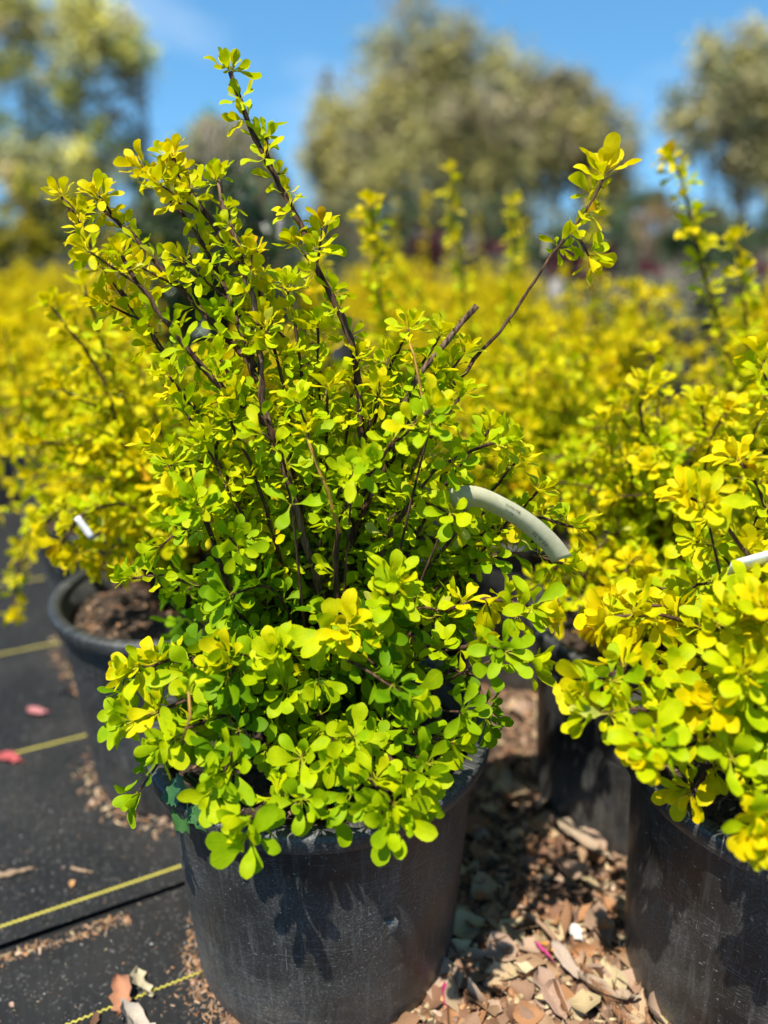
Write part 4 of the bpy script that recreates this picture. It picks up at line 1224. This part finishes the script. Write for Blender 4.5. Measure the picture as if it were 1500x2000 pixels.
V, Q = tube_data([Vector((0, 0, 0.2)), Vector((0.01, 0, .7)), Vector((0, 0.01, 1.12))], [.02, .014, .004], 7)
obj('trunk', mesh_np('trunk', V, Q, mat=M_BARK), e)
make_pot(CONE.x, CONE.y, 'black pot under the brownish weeping conifer', None, 0, 1)

# ------------------------------------------------------------------ far rows of other shrubs
def leaf_cloud(name, n, blobs, size, cols, seed, hollow=0.0, tight=0.16, loose=0.3):
    """many leaf-sized quads through the volume of blobs [(centre, radii)]"""
    rg = np.random.default_rng(seed)
    wts = np.array([b[1][0] * b[1][1] * b[1][2] for b in blobs]); wts = wts / wts.sum()
    idx = rg.choice(len(blobs), n, p=wts)
    C = np.array([b[0] for b in blobs])[idx]; R = np.array([b[1] for b in blobs])[idx]
    d = rg.normal(size=(n, 3)); d /= np.linalg.norm(d, axis=1)[:, None]
    r = (hollow + (1 - hollow) * rg.random(n)) ** (1 / 2.2)
    P = C + d * R * r[:, None]
    # clumps: pull towards random clump centres
    ncl = max(8, n // 130)
    cl = P[rg.choice(n, ncl)]
    own = rg.integers(0, ncl, n)
    near_ = np.linalg.norm(P - cl[own], axis=1)
    pull = (rg.random(n) > loose)
    P = np.where(pull[:, None], cl[own] + rg.normal(size=(n, 3)) * (R.mean(1) * tight)[:, None], P)
    nn = rg.normal(size=(n, 3)) * 0.55 + np.array(SUN)[None] * 0.9
    nn /= np.linalg.norm(nn, axis=1)[:, None]
    a = rg.normal(size=(n, 3)); a -= nn * (a * nn).sum(1)[:, None]; a /= np.linalg.norm(a, axis=1)[:, None]
    b = np.cross(nn, a)
    s = size * rg.uniform(.6, 1.4, n)[:, None]
    V = np.stack([P - a * s, P + b * s * .55, P + a * s, P - b * s * .55], 1).reshape(-1, 3)
    Q = np.arange(4 * n).reshape(n, 4)
    cc = np.array(cols)[rg.integers(0, len(cols), ncl)] * rg.uniform(.7, 1.3, ncl)[:, None]
    c = np.where(pull[:, None], cc[own], np.array(cols)[rg.integers(0, len(cols), n)]) * rg.uniform(.8, 1.2, n)[:, None]
    T = np.repeat(np.concatenate([c, np.ones((n, 1))], 1), 4, axis=0)
    return mesh_np(name, V, Q, None, T, M_FARLEAF, smooth=False)

GOLD = [(.50, .42, .01), (.40, .40, .012), (.55, .45, .015)]
BURG = [(.10, .012, .025), (.16, .02, .04), (.07, .012, .02)]
DGRN = [(.025, .055, .015), (.04, .085, .02), (.055, .09, .03)]
OLIV = [(.13, .13, .04), (.10, .11, .04), (.17, .16, .05)]
TAN = [(.26, .17, .07), (.20, .12, .05), (.30, .22, .10)]
def far_shrub(px, pytop, Y, wpx, cols, name, label, cat, seed, n=1500, size=.03, group=None, lobes=4):
    top = at(px, pytop, Y)
    hw = wpx / 2 / F_PX * Y
    h = max(0.25, top.z - 0.12)
    rg = random.Random(seed)
    e = empty(name, (top.x, Y, 0), label, cat, group)
    blobs = []
    for k in range(lobes):
        blobs.append(((rg.uniform(-.45, .45) * hw, rg.uniform(-.4, .4) * hw, 0.12 + h * rg.uniform(.35, .66)), (hw * rg.uniform(.5, .8), hw * rg.uniform(.5, .8), h * rg.uniform(.28, .38))))
    blobs.append(((0, 0, .12 + h * .68), (hw * .55, hw * .55, h * .32)))
    f = obj('foliage', leaf_cloud('foliage', n, blobs, size, cols, seed), e); f['kind'] = 'stuff'
    V, Q = [], []
    for k in range(5):
        a = k * 1.3
        t = tube_data([Vector((0, 0, 0)), Vector((.1 * hw * math.cos(a), .1 * hw * math.sin(a), h * .35)), Vector((.5 * hw * math.cos(a), .5 * hw * math.sin(a), h * .9))], [.02 * h, .014 * h, .004 * h], 5)
        o = len(V); V += t[0]; Q += [tuple(i + o for i in q) for q in t[1]]
    s_ = obj('stems', mesh_np('stems', V, Q, mat=M_BARK), e); s_['kind'] = 'stuff'
    return e
k = 0
for (px, py, Y, w) in [(850, 405, 8.2, 110), (1165, 465, 7.4, 150), (1265, 500, 7.2, 70), (1490, 500, 7.0, 90), (950, 440, 9.0, 90)]:
    far_shrub(px, py, Y, w, BURG, 'burgundy_shrub', 'dark burgundy leaved shrub beyond the golden rows', 'shrub', 300 + k, group='burgundy shrubs beyond the rows'); k += 1
for (px, py, Y, w) in [(60, 285, 7.0, 170), (10, 400, 6.6, 150), (140, 300, 8.5, 150), (300, 440, 8.5, 150)]:
    far_shrub(px, py, Y, w, GOLD + OLIV, 'golden_shrub', 'taller yellow green shrub beyond the rows of barberries', 'shrub', 330 + k, n=2200, group='taller yellow shrubs beyond the rows'); k += 1
for (px, py, Y, w) in [(210, 400, 8.0, 170), (120, 430, 7.6, 140), (640, 450, 9.5, 200), (760, 455, 9.0, 160), (830, 440, 11, 200), (1000, 430, 11, 240), (1080, 425, 10, 160), (1210, 430, 11, 180), (1360, 430, 10, 200), (1460, 440, 9.5, 180), (560, 430, 11, 200), (450, 420, 11, 220)]:
    far_shrub(px, py, Y, w, DGRN, 'green_shrub', 'dark green shrub in the far nursery rows', 'shrub', 360 + k, group='dark green shrubs in the far rows'); k += 1
for (px, py, Y, w) in [(1300, 385, 12.5, 190), (690, 430, 12, 160)]:
    far_shrub(px, py, Y, w, TAN, 'tan_shrub', 'tan brown dry looking shrub before the far trees', 'shrub', 390 + k, group='tan shrubs before the far trees'); k += 1
GREY = [(.12, .13, .08), (.16, .15, .10), (.10, .11, .05), (.20, .18, .12)]
for (px, py, Y, w) in [(1060, 560, 3.9, 190), (1180, 570, 3.7, 200), (1290, 560, 3.9, 180), (1120, 520, 4.9, 200), (1240, 520, 5.0, 200), (1380, 540, 4.4, 200), (1010, 500, 5.6, 180), (1330, 500, 5.6, 180), (1460, 520, 5.0, 180), (900, 480, 6.0, 200), (700, 480, 6.2, 200), (560, 480, 6.0, 200), (150, 480, 6.0, 220)]:
    far_shrub(px, py, Y, w, GREY, 'grey_green_shrub', 'low grey green shrub in the rows past the barberries', 'shrub', 500 + k, n=1600, size=.022, group='grey green shrubs past the barberries'); k += 1
# weathered stakes
def stake(px, py, Y, h, w):
    p = at(px, py, Y)
    zt = p.z
    V, Q = tube_data([Vector((0, 0, 0)), Vector((0.01, 0, zt * .5)), Vector((0.015, 0, zt))], [w, w * .95, w * .9], 6)
    o = obj('wooden_stake', mesh_np('wooden_stake', V, Q, mat=M_WOOD), loc=(p.x, Y, 0))
    tag(o, 'grey weathered stake standing among the far golden rows', 'stake', 'weathered stakes in the rows')
for a in [(1082, 545, 4.6, .6, .035), (1230, 590, 4.2, .6, .025), (1300, 560, 5.2, .6, .03)]: stake(*a)

# ------------------------------------------------------------------ trees
def tree(px, pytop, Y, crown, cols, label, seed, trunks, n=9000, size=.16):
    """crown: [(px,py,rx_px,ry_px)] ; trunks: [(px_base, px_top, py_top, r)]"""
    c0 = at(px, 440, Y)
    e = empty('tree', (c0.x, Y, 0), label, 'tree')
    rg = random.Random(seed)
    blobs = []
    for (cx, cy, rx, ry) in crown:
        q = at(cx, cy, Y)
        k = Y / F_PX * 1.02
        blobs.append(((q.x - c0.x, rg.uniform(-.3, .3) * rx * k, q.z), (rx * k, rx * k, ry * k)))
    f = obj('crown', leaf_cloud('crown', n, blobs, size, cols, seed, tight=0.15, loose=0.18), e); f['kind'] = 'stuff'
    for (pb, pt, pyt, r) in trunks:
        b = at(pb, 440, Y); t = at(pt, pyt, Y)
        b_ = Vector((b.x - c0.x, 0, -0.05)); t_ = Vector((t.x - c0.x, 0, t.z))
        sp_ = spline([b_, b_.lerp(t_, .45) + Vector((rg.uniform(-.2, .2), rg.uniform(-.2, .2), 0)), t_], 0.5)
        V, Q = tube_data(sp_, [r * (1 - .75 * i / (len(sp_) - 1)) for i in range(len(sp_))], 8, rg, .05)
        tr_ = obj('trunk', mesh_np('trunk', V, Q, mat=M_TRUNK), e)
        # limbs into the blobs
        for i in range(14):
            s0 = sp_[int(len(sp_) * rg.uniform(.35, .95))]
            bl = rg.choice(blobs)
            d = Vector((rg.gauss(0, .5), rg.gauss(0, .5), rg.gauss(.1, .45)))
            tip = Vector(bl[0]) + Vector((d.x * bl[1][0], d.y * bl[1][1], d.z * bl[1][2]))
            lp = spline([s0, s0.lerp(tip, .5) + Vector((0, 0, .05 * (tip - s0).length)), tip], 0.6)
            V, Q = tube_data(lp, [r * .32 * (1 - .85 * j / (len(lp) - 1)) for j in range(len(lp))], 5, rg, .05)
            obj('limb', mesh_np('limb', V, Q, mat=M_TRUNK), tr_)
    return e
_b = lambda L, k, g: [(a * k + g, b_ * k + g, c * k + g) for a, b_, c in L]
OL1 = [(.26, .23, .060), (.21, .20, .055), (.30, .26, .070), (.20, .165, .085), (.24, .22, .09)]
OL2 = [(.25, .25, .055), (.18, .20, .05), (.22, .19, .075), (.13, .14, .055)]
OL3 = [(.16, .15, .06), (.11, .115, .045), (.20, .17, .075), (.22, .19, .06)]
OL1, OL2, OL3 = _b(OL1, 1.55, .02), [(a * 1.08, b_, c) for a, b_, c in _b(OL2, 3.0, .03)], _b(OL3, 2.4, .03)
tree(840, 20, 44, [(840, 110, 95, 95), (780, 190, 110, 90), (900, 200, 110, 120), (830, 300, 170, 130), (700, 280, 80, 90), (930, 330, 110, 100)], OL1, 'broad olive tree in spring leaf, tallest of the far trees', 1, [(850, 845, 90, .34), (720, 705, 230, .2)], 30000)
tree(1070, 130, 50, [(1060, 190, 70, 70), (1110, 230, 90, 75), (1050, 290, 100, 90), (1150, 310, 80, 90), (1190, 350, 50, 60), (1010, 240, 70, 90)], OL1[:4] + [(.21, .19, .12)], 'olive brown tree with a pale trunk beside the broad tallest tree', 2, [(950, 945, 240, .32), (1090, 1085, 170, .26)], 24000)
tree(640, 200, 48, [(655, 220, 45, 55), (640, 300, 55, 80), (625, 370, 60, 60), (680, 350, 70, 80)], OL1, 'small olive tree against the side of the broad tree', 3, [(650, 652, 190, .2)], 7000)
tree(130, 0, 40, [(60, 10, 110, 50), (170, 60, 90, 70), (230, 110, 70, 55), (120, 130, 110, 60), (-40, 60, 120, 90), (200, 200, 70, 60), (90, 240, 70, 50), (-20, 260, 80, 70), (60, 330, 120, 60), (190, 320, 100, 60), (270, 360, 60, 50)], OL2, 'loose yellow green tree with sky showing through its crown', 4, [(175, 150, 20, .28), (292, 282, 120, .26), (60, 40, 120, .2)], 15000)
tree(1440, 60, 42, [(1400, 110, 55, 50), (1460, 130, 70, 70), (1430, 210, 110, 60), (1510, 220, 80, 110), (1360, 220, 50, 60), (1480, 320, 80, 60), (1350, 290, 40, 40), (1540, 330, 90, 80)], OL3, 'dark olive tree with small gaps of sky in its crown', 5, [(1450, 1445, 90, .32), (1400, 1375, 180, .18)], 17000)
tree(390, 220, 38, [(395, 265, 38, 40), (375, 315, 45, 50), (430, 320, 50, 50), (480, 350, 70, 60), (400, 380, 80, 60)], _b(DGRN, 2.6, .05) + OL3, 'dark conical evergreen tree behind the weeping conifer', 6, [(395, 392, 225, .2)], 9000)
# hedge line at the foot of the trees
for i, px in enumerate(range(-60, 1600, 120)):
    far_shrub(px, 372 + 22 * math.sin(i * 2.1), 24 + (i % 3) * 2, 190, DGRN + OLIV if i % 3 else OLIV, 'hedge_shrub', 'blurred olive green shrub in the hedge below the trees', 'shrub', 420 + i, n=1500, size=.09, group='hedge shrubs below the trees')

# ------------------------------------------------------------------ leaf litter
LCOL = [(a * 1.02, b_ * .93, c * .78) for a, b_, c in [(.36, .25, .17), (.27, .16, .10), (.46, .36, .25), (.52, .45, .30), (.30, .20, .15), (.40, .22, .12), (.22, .13, .09), (.44, .33, .27)]]
def in_pot(x, y, m=0.15):
    for P in (P_MAIN, P_RIGHT, P_LEFT, P_BACKR, P_FARL, P_BEH, P_BR2):
        if (x - P.x) ** 2 + (y - P.y) ** 2 < m * m: return True
    return False
# mulch bed between the pots
mpts = []
def mulch_z(x, y):
    cx, cy = 0.30, 0.95
    # ellipse of litter right of the main pot, thinning to its edges
    d = math.hypot((x - cx) / 0.46, (y - cy) / 0.85)
    return 0.020 * max(-1.0, 1 - d ** 2) - 0.004 + 0.004 * vnoise(x, y, 3) + 0.002 * vnoise(x, y, 9)
mul_o = obj('leaf_mulch', grid_sheet('leaf_mulch', -0.25, 0.85, 0.2, 1.9, 120, 170, mulch_z, M_MULCH))
tag(mul_o, 'bed of crumbled brown leaf mulch between the pots', 'mulch', kind='stuff')
def floor_z(x, y):
    v = Vector((x, y, 0)); fx, fy = to_fab(v)
    zf = fab_hi(fx, fy) if fy > e_edge else fab_lo(fx, fy)
    if -0.25 < x < .85 and .2 < y < 1.9: zf = max(zf, mulch_z(x, y))
    return zf

def dry_leaf_mesh(seed):
    rg = random.Random(seed)
    W = rg.uniform(.20, .42)
    prof = [(0, .01), (.1, .02), (.2, W * .55), (.38, W * .95), (.55, W), (.72, W * .75), (.88, W * .35), (1.0, .01)]
    curl = rg.uniform(-.5, .9); fold = rg.uniform(.2, 1.1); tw = rg.uniform(-.8, .8)
    V, Q = [], []
    for i, (v, w) in enumerate(prof):
        for s in (-1, -.5, 0, .5, 1):
            ww = w * s * (1 + rg.uniform(-.12, .12) * abs(s))
            a = tw * (v - .5)
            z = fold * abs(ww) ** 1.3 * (1 if seed % 2 else -1) + curl * (v - .5) ** 2 + rg.uniform(-.025, .025)
            V.append((ww * math.cos(a), v - .5, z + ww * math.sin(a)))
    for i in range(len(prof) - 1):
        for q in range(4):
            a = i * 5 + q
            Q.append((a, a + 1, a + 6, a + 5))
    c = LCOL[seed % len(LCOL)]
    T = np.tile(np.array(list(c) + [1], np.float32), (len(V), 1))
    return mesh_np('dry_leaf', V, Q, None, T, M_LITTER)
DRY = [dry_leaf_mesh(i) for i in range(24)]
lr = random.Random(9)
def lay(me, x, y, L, dz=0.004, name='dry_leaf', tilt=.45):
    o = obj(name, me)
    o.location = (x, y, floor_z(x, y) + dz)
    o.rotation_euler = (lr.gauss(0, tilt), lr.gauss(0, tilt), lr.uniform(0, 6.28))
    o.scale = (L, L, L)
    return o
def litter_spot():
    while True:
        px, py = lr.uniform(790, 1300), lr.uniform(1380, 2080)
        p = on(px, py, .01)
        if p.y > 1.5 or in_pot(p.x, p.y, .145): continue
        return p
for i in range(240):
    p = litter_spot()
    if i < 70: # the sunlit foot of the litter shows the largest leaves
        p = on(lr.uniform(840, 1240), lr.uniform(1780, 2060), .01)
        if in_pot(p.x, p.y, .145): continue
    o = lay(DRY[lr.randrange(24)], p.x, p.y, lr.uniform(.022, .058), lr.uniform(.003, .012))
    tag(o, 'curled dry leaf lying in the litter between the pots', 'leaf', 'dry leaves in the litter between the pots')
# crumbs and chips in their thousands: one mass
def chips(name, n, spot, cols, seed, smin, smax, flat=.35):
    rg = random.Random(seed)
    V, Q, T = [], [], []
    for i in range(n):
        q = spot(rg)
        if q is None: continue
        x, y, z = q
        L = rg.uniform(smin, smax); w = L * rg.uniform(.15, .6); h = L * rg.uniform(.06, .2)
        a = rg.uniform(0, 6.28); ti = rg.gauss(0, flat)
        d = Vector((math.cos(a) * math.cos(ti), math.sin(a) * math.cos(ti), math.sin(ti)))
        u = Vector((-math.sin(a), math.cos(a), rg.gauss(0, flat))).normalized(); nn = d.cross(u)
        c = rg.choice(cols); k = rg.uniform(.6, 1.25); o = len(V)
        ctr = Vector((x, y, z + h * .5 + abs(math.sin(ti)) * L * .3))
        for sx, sy, sz in ((-1, -.7, -1), (1, -.5, -1), (1, .6, -1), (-1, .8, -1), (-.9, -.6, 1), (.85, -.4, 1), (.9, .5, 1), (-.8, .7, 1)):
            V.append(ctr + d * sx * L / 2 + u * sy * w / 2 + nn * sz * h / 2)
            T.append([c[0] * k, c[1] * k, c[2] * k, 1])
        for f in ((0, 1, 5, 4), (1, 2, 6, 5), (2, 3, 7, 6), (3, 0, 4, 7), (4, 5, 6, 7)):
            Q.append(tuple(o + t for t in f))
    return mesh_np(name, V, Q, None, np.array(T), M_LITTER, smooth=False)
def spot_litter(rg):
    px, py = rg.uniform(760, 1330), rg.uniform(1340, 2120)
    p = on(px, py, .01)
    if p.y > 1.7 or in_pot(p.x, p.y, .14): return None
    return p.x, p.y, floor_z(p.x, p.y)
o = obj('wood_chip_litter', chips('wood_chip_litter', 4200, spot_litter, LCOL, 21, .004, .020))
tag(o, 'fine brown wood chips and crumbled leaves between the pots', 'wood chips', kind='stuff')
def spot_edge(rg):
    x = rg.uniform(-1.3, 0.05)
    y = e_edge - abs(rg.gauss(0, .0045)) - .001 - (0.030 * max(0, x + .30) * rg.random() * 2 if x > -.25 else 0) - rg.random() * .004
    v = FX * x + FY * y
    if in_pot(v.x, v.y, .145): return None
    return v.x, v.y, fab_lo(x, y)
o = obj('debris_strip', chips('debris_strip', 1500, spot_edge, LCOL, 22, .002, .010))
tag(o, 'line of fine brown debris along the cut edge of the fabric', 'debris', kind='stuff')
def spot_foot(rg):
    a = rg.uniform(2.4, 4.6)
    r = 0.146 + abs(rg.gauss(0, .018))
    x, y = P_MAIN.x + r * math.cos(a), P_MAIN.y + r * math.sin(a)
    return x, y, floor_z(x, y)
o = obj('foot_debris', chips('foot_debris', 1100, spot_foot, LCOL[:2] + LCOL[4:], 23, .0015, .008))
tag(o, 'brown crumbs and fibres gathered round the foot of the scuffed pot', 'debris', kind='stuff')
def spot_foot2(rg):
    P = P_LEFT if rg.random() < .6 else P_FARL
    a = rg.uniform(2.4, 5.0); r = 0.148 + abs(rg.gauss(0, .018))
    x, y = P.x + r * math.cos(a), P.y + r * math.sin(a)
    return x, y, floor_z(x, y)
o = obj('foot_debris', chips('foot_debris', 420, spot_foot2, LCOL, 24, .003, .012))
tag(o, 'scattered brown bits at the feet of the pots along the aisle', 'debris', kind='stuff')
def spot_aisle(rg):
    p = on(rg.uniform(-60, 420), rg.uniform(1290, 2040), 0)
    if in_pot(p.x, p.y, .15): return None
    return p.x, p.y, floor_z(p.x, p.y)
o = obj('grit', chips('grit', 520, spot_aisle, LCOL + [(.55, .53, .5), (.5, .48, .45), (.6, .58, .55)], 25, .0010, .0038))
tag(o, 'pale grit specks strewn over the black fabric', 'grit', kind='stuff')
# soil crumbs in the near pots
def spot_soil(rg):
    P = rg.choice((P_MAIN, P_RIGHT, P_LEFT, P_LEFT))
    a = rg.uniform(0, 6.28); r = .155 * math.sqrt(rg.random())
    return P.x + r * math.cos(a), P.y + r * math.sin(a), .272
o = obj('bark_crumbs', chips('bark_crumbs', 900, spot_soil, LCOL[:2] + LCOL[4:] + [(.3, .2, .12)], 26, .003, .014))
tag(o, 'brown bark crumbs on the potting soil inside the near pots', 'bark crumbs', kind='stuff')

# single pieces one can pick out
def put(me, px, py, L, label, cat, name='dry_leaf', rz=0.0, dz=.005, tilt=(0, 0), group=None):
    p = on(px, py, .004)
    o = obj(name, me)
    o.location = (p.x, p.y, floor_z(p.x, p.y) + dz)
    o.rotation_euler = (tilt[0], tilt[1], rz)
    o.scale = (L, L, L)
    return tag(o, label, cat, group)
def colour_leaf(seed, c, W, curl, fold):
    rg = random.Random(seed)
    prof = [(-.12, .02), (0, .03), (.08, W * .45), (.2, W * .95), (.34, W * .8), (.5, W * 1.05), (.64, W * .8), (.78, W * .85), (.9, W * .45), (1, .02)]
    V, Q = [], []
    kink = rg.uniform(-.35, .35)
    for v, w in prof:
        wl_, wr_ = rg.uniform(.62, 1.12), rg.uniform(.62, 1.12)
        for s in (-1, -.55, 0, .55, 1):
            a = s * fold * (0.65 + 0.7 * v)
            rr = w * (wl_ if s < 0 else wr_) / max(.3, abs(fold))
            V.append((rr * math.sin(a) + kink * (v - .5) ** 2 + rg.uniform(-.02, .02), (v - .5) * (1 - .06 * abs(s)) + rg.uniform(-.03, .03), rr * (1 - math.cos(a)) + curl * (v - .5) ** 2 - (.05 if s == 0 else 0) + rg.uniform(-.05, .05)))
    for i in range(len(prof) - 1):
        for q in range(4):
            a = i * 5 + q; Q.append((a, a + 1, a + 6, a + 5))
    return mesh_np('dry_leaf', V, Q, None, np.tile(np.array(list(c) + [1], np.float32), (len(V), 1)), M_LITTER)
put(colour_leaf(1, (.46, .22, .12), .34, .8, 1.05), 240, 1940, .050, 'curled terracotta dry leaf on the fabric beside the yellow stitching', 'leaf', rz=.35, dz=.006, tilt=(.15, -.2))
put(colour_leaf(2, (.58, .50, .32), .30, .3, .6), 272, 1915, .040, 'pale straw leaf scrap leaning against the curled terracotta leaf', 'leaf', rz=.7, dz=.007, tilt=(.1, .5))
put(colour_leaf(3, (.50, .43, .34), .26, .7, .7), 268, 1992, .058, 'twisted pale grey dry leaf below the terracotta leaf', 'leaf', rz=1.0, dz=.006, tilt=(.2, .3))
put(colour_leaf(4, (.15, .08, .045), .24, .2, .4), 184, 1985, .022, 'small dark brown leaf scrap lying on the yellow stitching', 'leaf', rz=.1, dz=.003)
put(colour_leaf(5, (.46, .30, .22), .30, .0, .3), 20, 1952, .009, 'tiny triangular tan leaf flake alone on the fabric', 'leaf', rz=.9, dz=.002)
put(colour_leaf(6, (.50, .20, .20), .26, .2, .6), 72, 1392, .045, 'rose pink fallen leaf on the fabric aisle', 'leaf', rz=1.3, dz=.004)
put(colour_leaf(7, (.46, .10, .10), .24, .2, .5), 20, 1482, .050, 'red fallen leaf lying across a yellow stitched line', 'leaf', rz=1.2, dz=.004)
put(colour_leaf(8, (.50, .30, .18), .38, .2, .7), 148, 1350, .040, 'orange tan leaf near the foot of the half hidden pot', 'leaf', rz=.5, dz=.006)
put(colour_leaf(9, (.52, .28, .12), .36, .2, .8), 140, 1728, .014, 'small orange leaf chip on the upper fabric sheet', 'leaf', rz=.4, dz=.004)
put(colour_leaf(10, (.36, .25, .16), .10, .1, .6), 156, 1700, .030, 'slim brown bark sliver lying on the upper fabric sheet', 'bark', 'bark_sliver', rz=1.35, dz=.003)
put(colour_leaf(11, (.34, .24, .15), .08, .1, .7), 20, 1706, .055, 'long brown twig scrap at the aisle on the upper fabric', 'bark', 'bark_sliver', rz=1.9, dz=.003)
put(colour_leaf(12, (.45, .05, .16), .20, .3, .7), 870, 1965, .026, 'magenta petal standing at the foot of the scuffed pot', 'petal', 'petal', rz=.1, dz=.012, tilt=(.5, 0))
put(colour_leaf(13, (.50, .06, .20), .16, .2, .5), 1058, 1888, .026, 'magenta and orange petal lying in the litter', 'petal', 'petal', rz=.7, dz=.018, tilt=(.2, .2))
put(colour_leaf(14, (.55, .26, .05), .16, .3, .9), 1075, 1884, .034, 'orange curled petal beside the magenta petal in the litter', 'petal', 'petal', rz=.9, dz=.014, tilt=(.1, .3))
put(colour_leaf(15, (.34, .22, .14), .36, .2, .3), 1165, 1838, .056, 'broad dull brown dry leaf leaning by the scratched pot', 'leaf', rz=.2, dz=.016, tilt=(.5, .2))
put(colour_leaf(16, (.62, .52, .32), .34, -.2, .3), 1035, 1935, .046, 'pale straw coloured square bark flake in the litter', 'bark', 'bark_flake', rz=.9, dz=.016, tilt=(.2, .2))
put(colour_leaf(17, (.44, .34, .26), .18, .4, .4), 1105, 1915, .056, 'narrow pale brown dry leaf with ragged edge in the litter', 'leaf', rz=.55, dz=.02, tilt=(.2, -.2))
put(colour_leaf(18, (.38, .25, .18), .26, .2, .4), 1078, 1978, .062, 'warm brown broken leaf lying at the bottom of the litter', 'leaf', rz=.4, dz=.018, tilt=(.2, .1))
put(colour_leaf(19, (.70, .66, .60), .34, .2, .4), 1122, 1850, .026, 'whitish leaf scrap under the long twig', 'leaf', rz=.3, dz=.017)
put(colour_leaf(20, (.38, .28, .19), .22, .4, .7), 1175, 1975, .060, 'grey brown curled leaf at the foot of the scratched pot', 'leaf', rz=1.2, dz=.020, tilt=(.1, .3))
put(colour_leaf(21, (.42, .32, .22), .20, .3, .5), 1125, 1672, .085, 'long pale curled leaf lying before the dappled pot', 'leaf', rz=.9, dz=.022, tilt=(.2, .2))
# twig lying over the litter
ta, tb = on(1012, 1775, .03), on(1140, 1905, .02)
tw = spline([ta, ta.lerp(tb, .4) + Vector((0, 0, .012)), tb], .008)
V, Q = tube_data(tw, [.0022 + .0012 * i / len(tw) for i in range(len(tw))], 6, lr, .15)
o = obj('fallen_twig', mesh_np('fallen_twig', [v - ta for v in V], Q, mat=M_SHOOT), loc=ta)
o.data.materials.clear(); o.data.materials.append(simple_noise_mat('dry_twig', (.16, .09, .05), (.36, .23, .14), 60, .8))
tag(o, 'long brown dry twig lying across the leaf litter', 'twig')
# browned conifer sprig by the right pot
sg = on(1190, 1985, .02)
def sprig(rg, i):
    t = (i // 2) / 60; s = 1 if i % 2 else -1
    b = Vector((-.02 + .045 * t, .055 - .10 * t, .014))
    d = Vector((.6 * s + .35, -.75 + .25 * s, rg.uniform(0, .4)))
    L = .011
    return [b, b + d * L * .5, b + d * L]
o = obj('conifer_sprig', strands('conifer_sprig', 120, sprig, [(.36, .18, .09), (.30, .15, .07)], 8, .0009), loc=sg)
tag(o, 'browned feathery conifer sprig by the scratched pot', 'sprig')
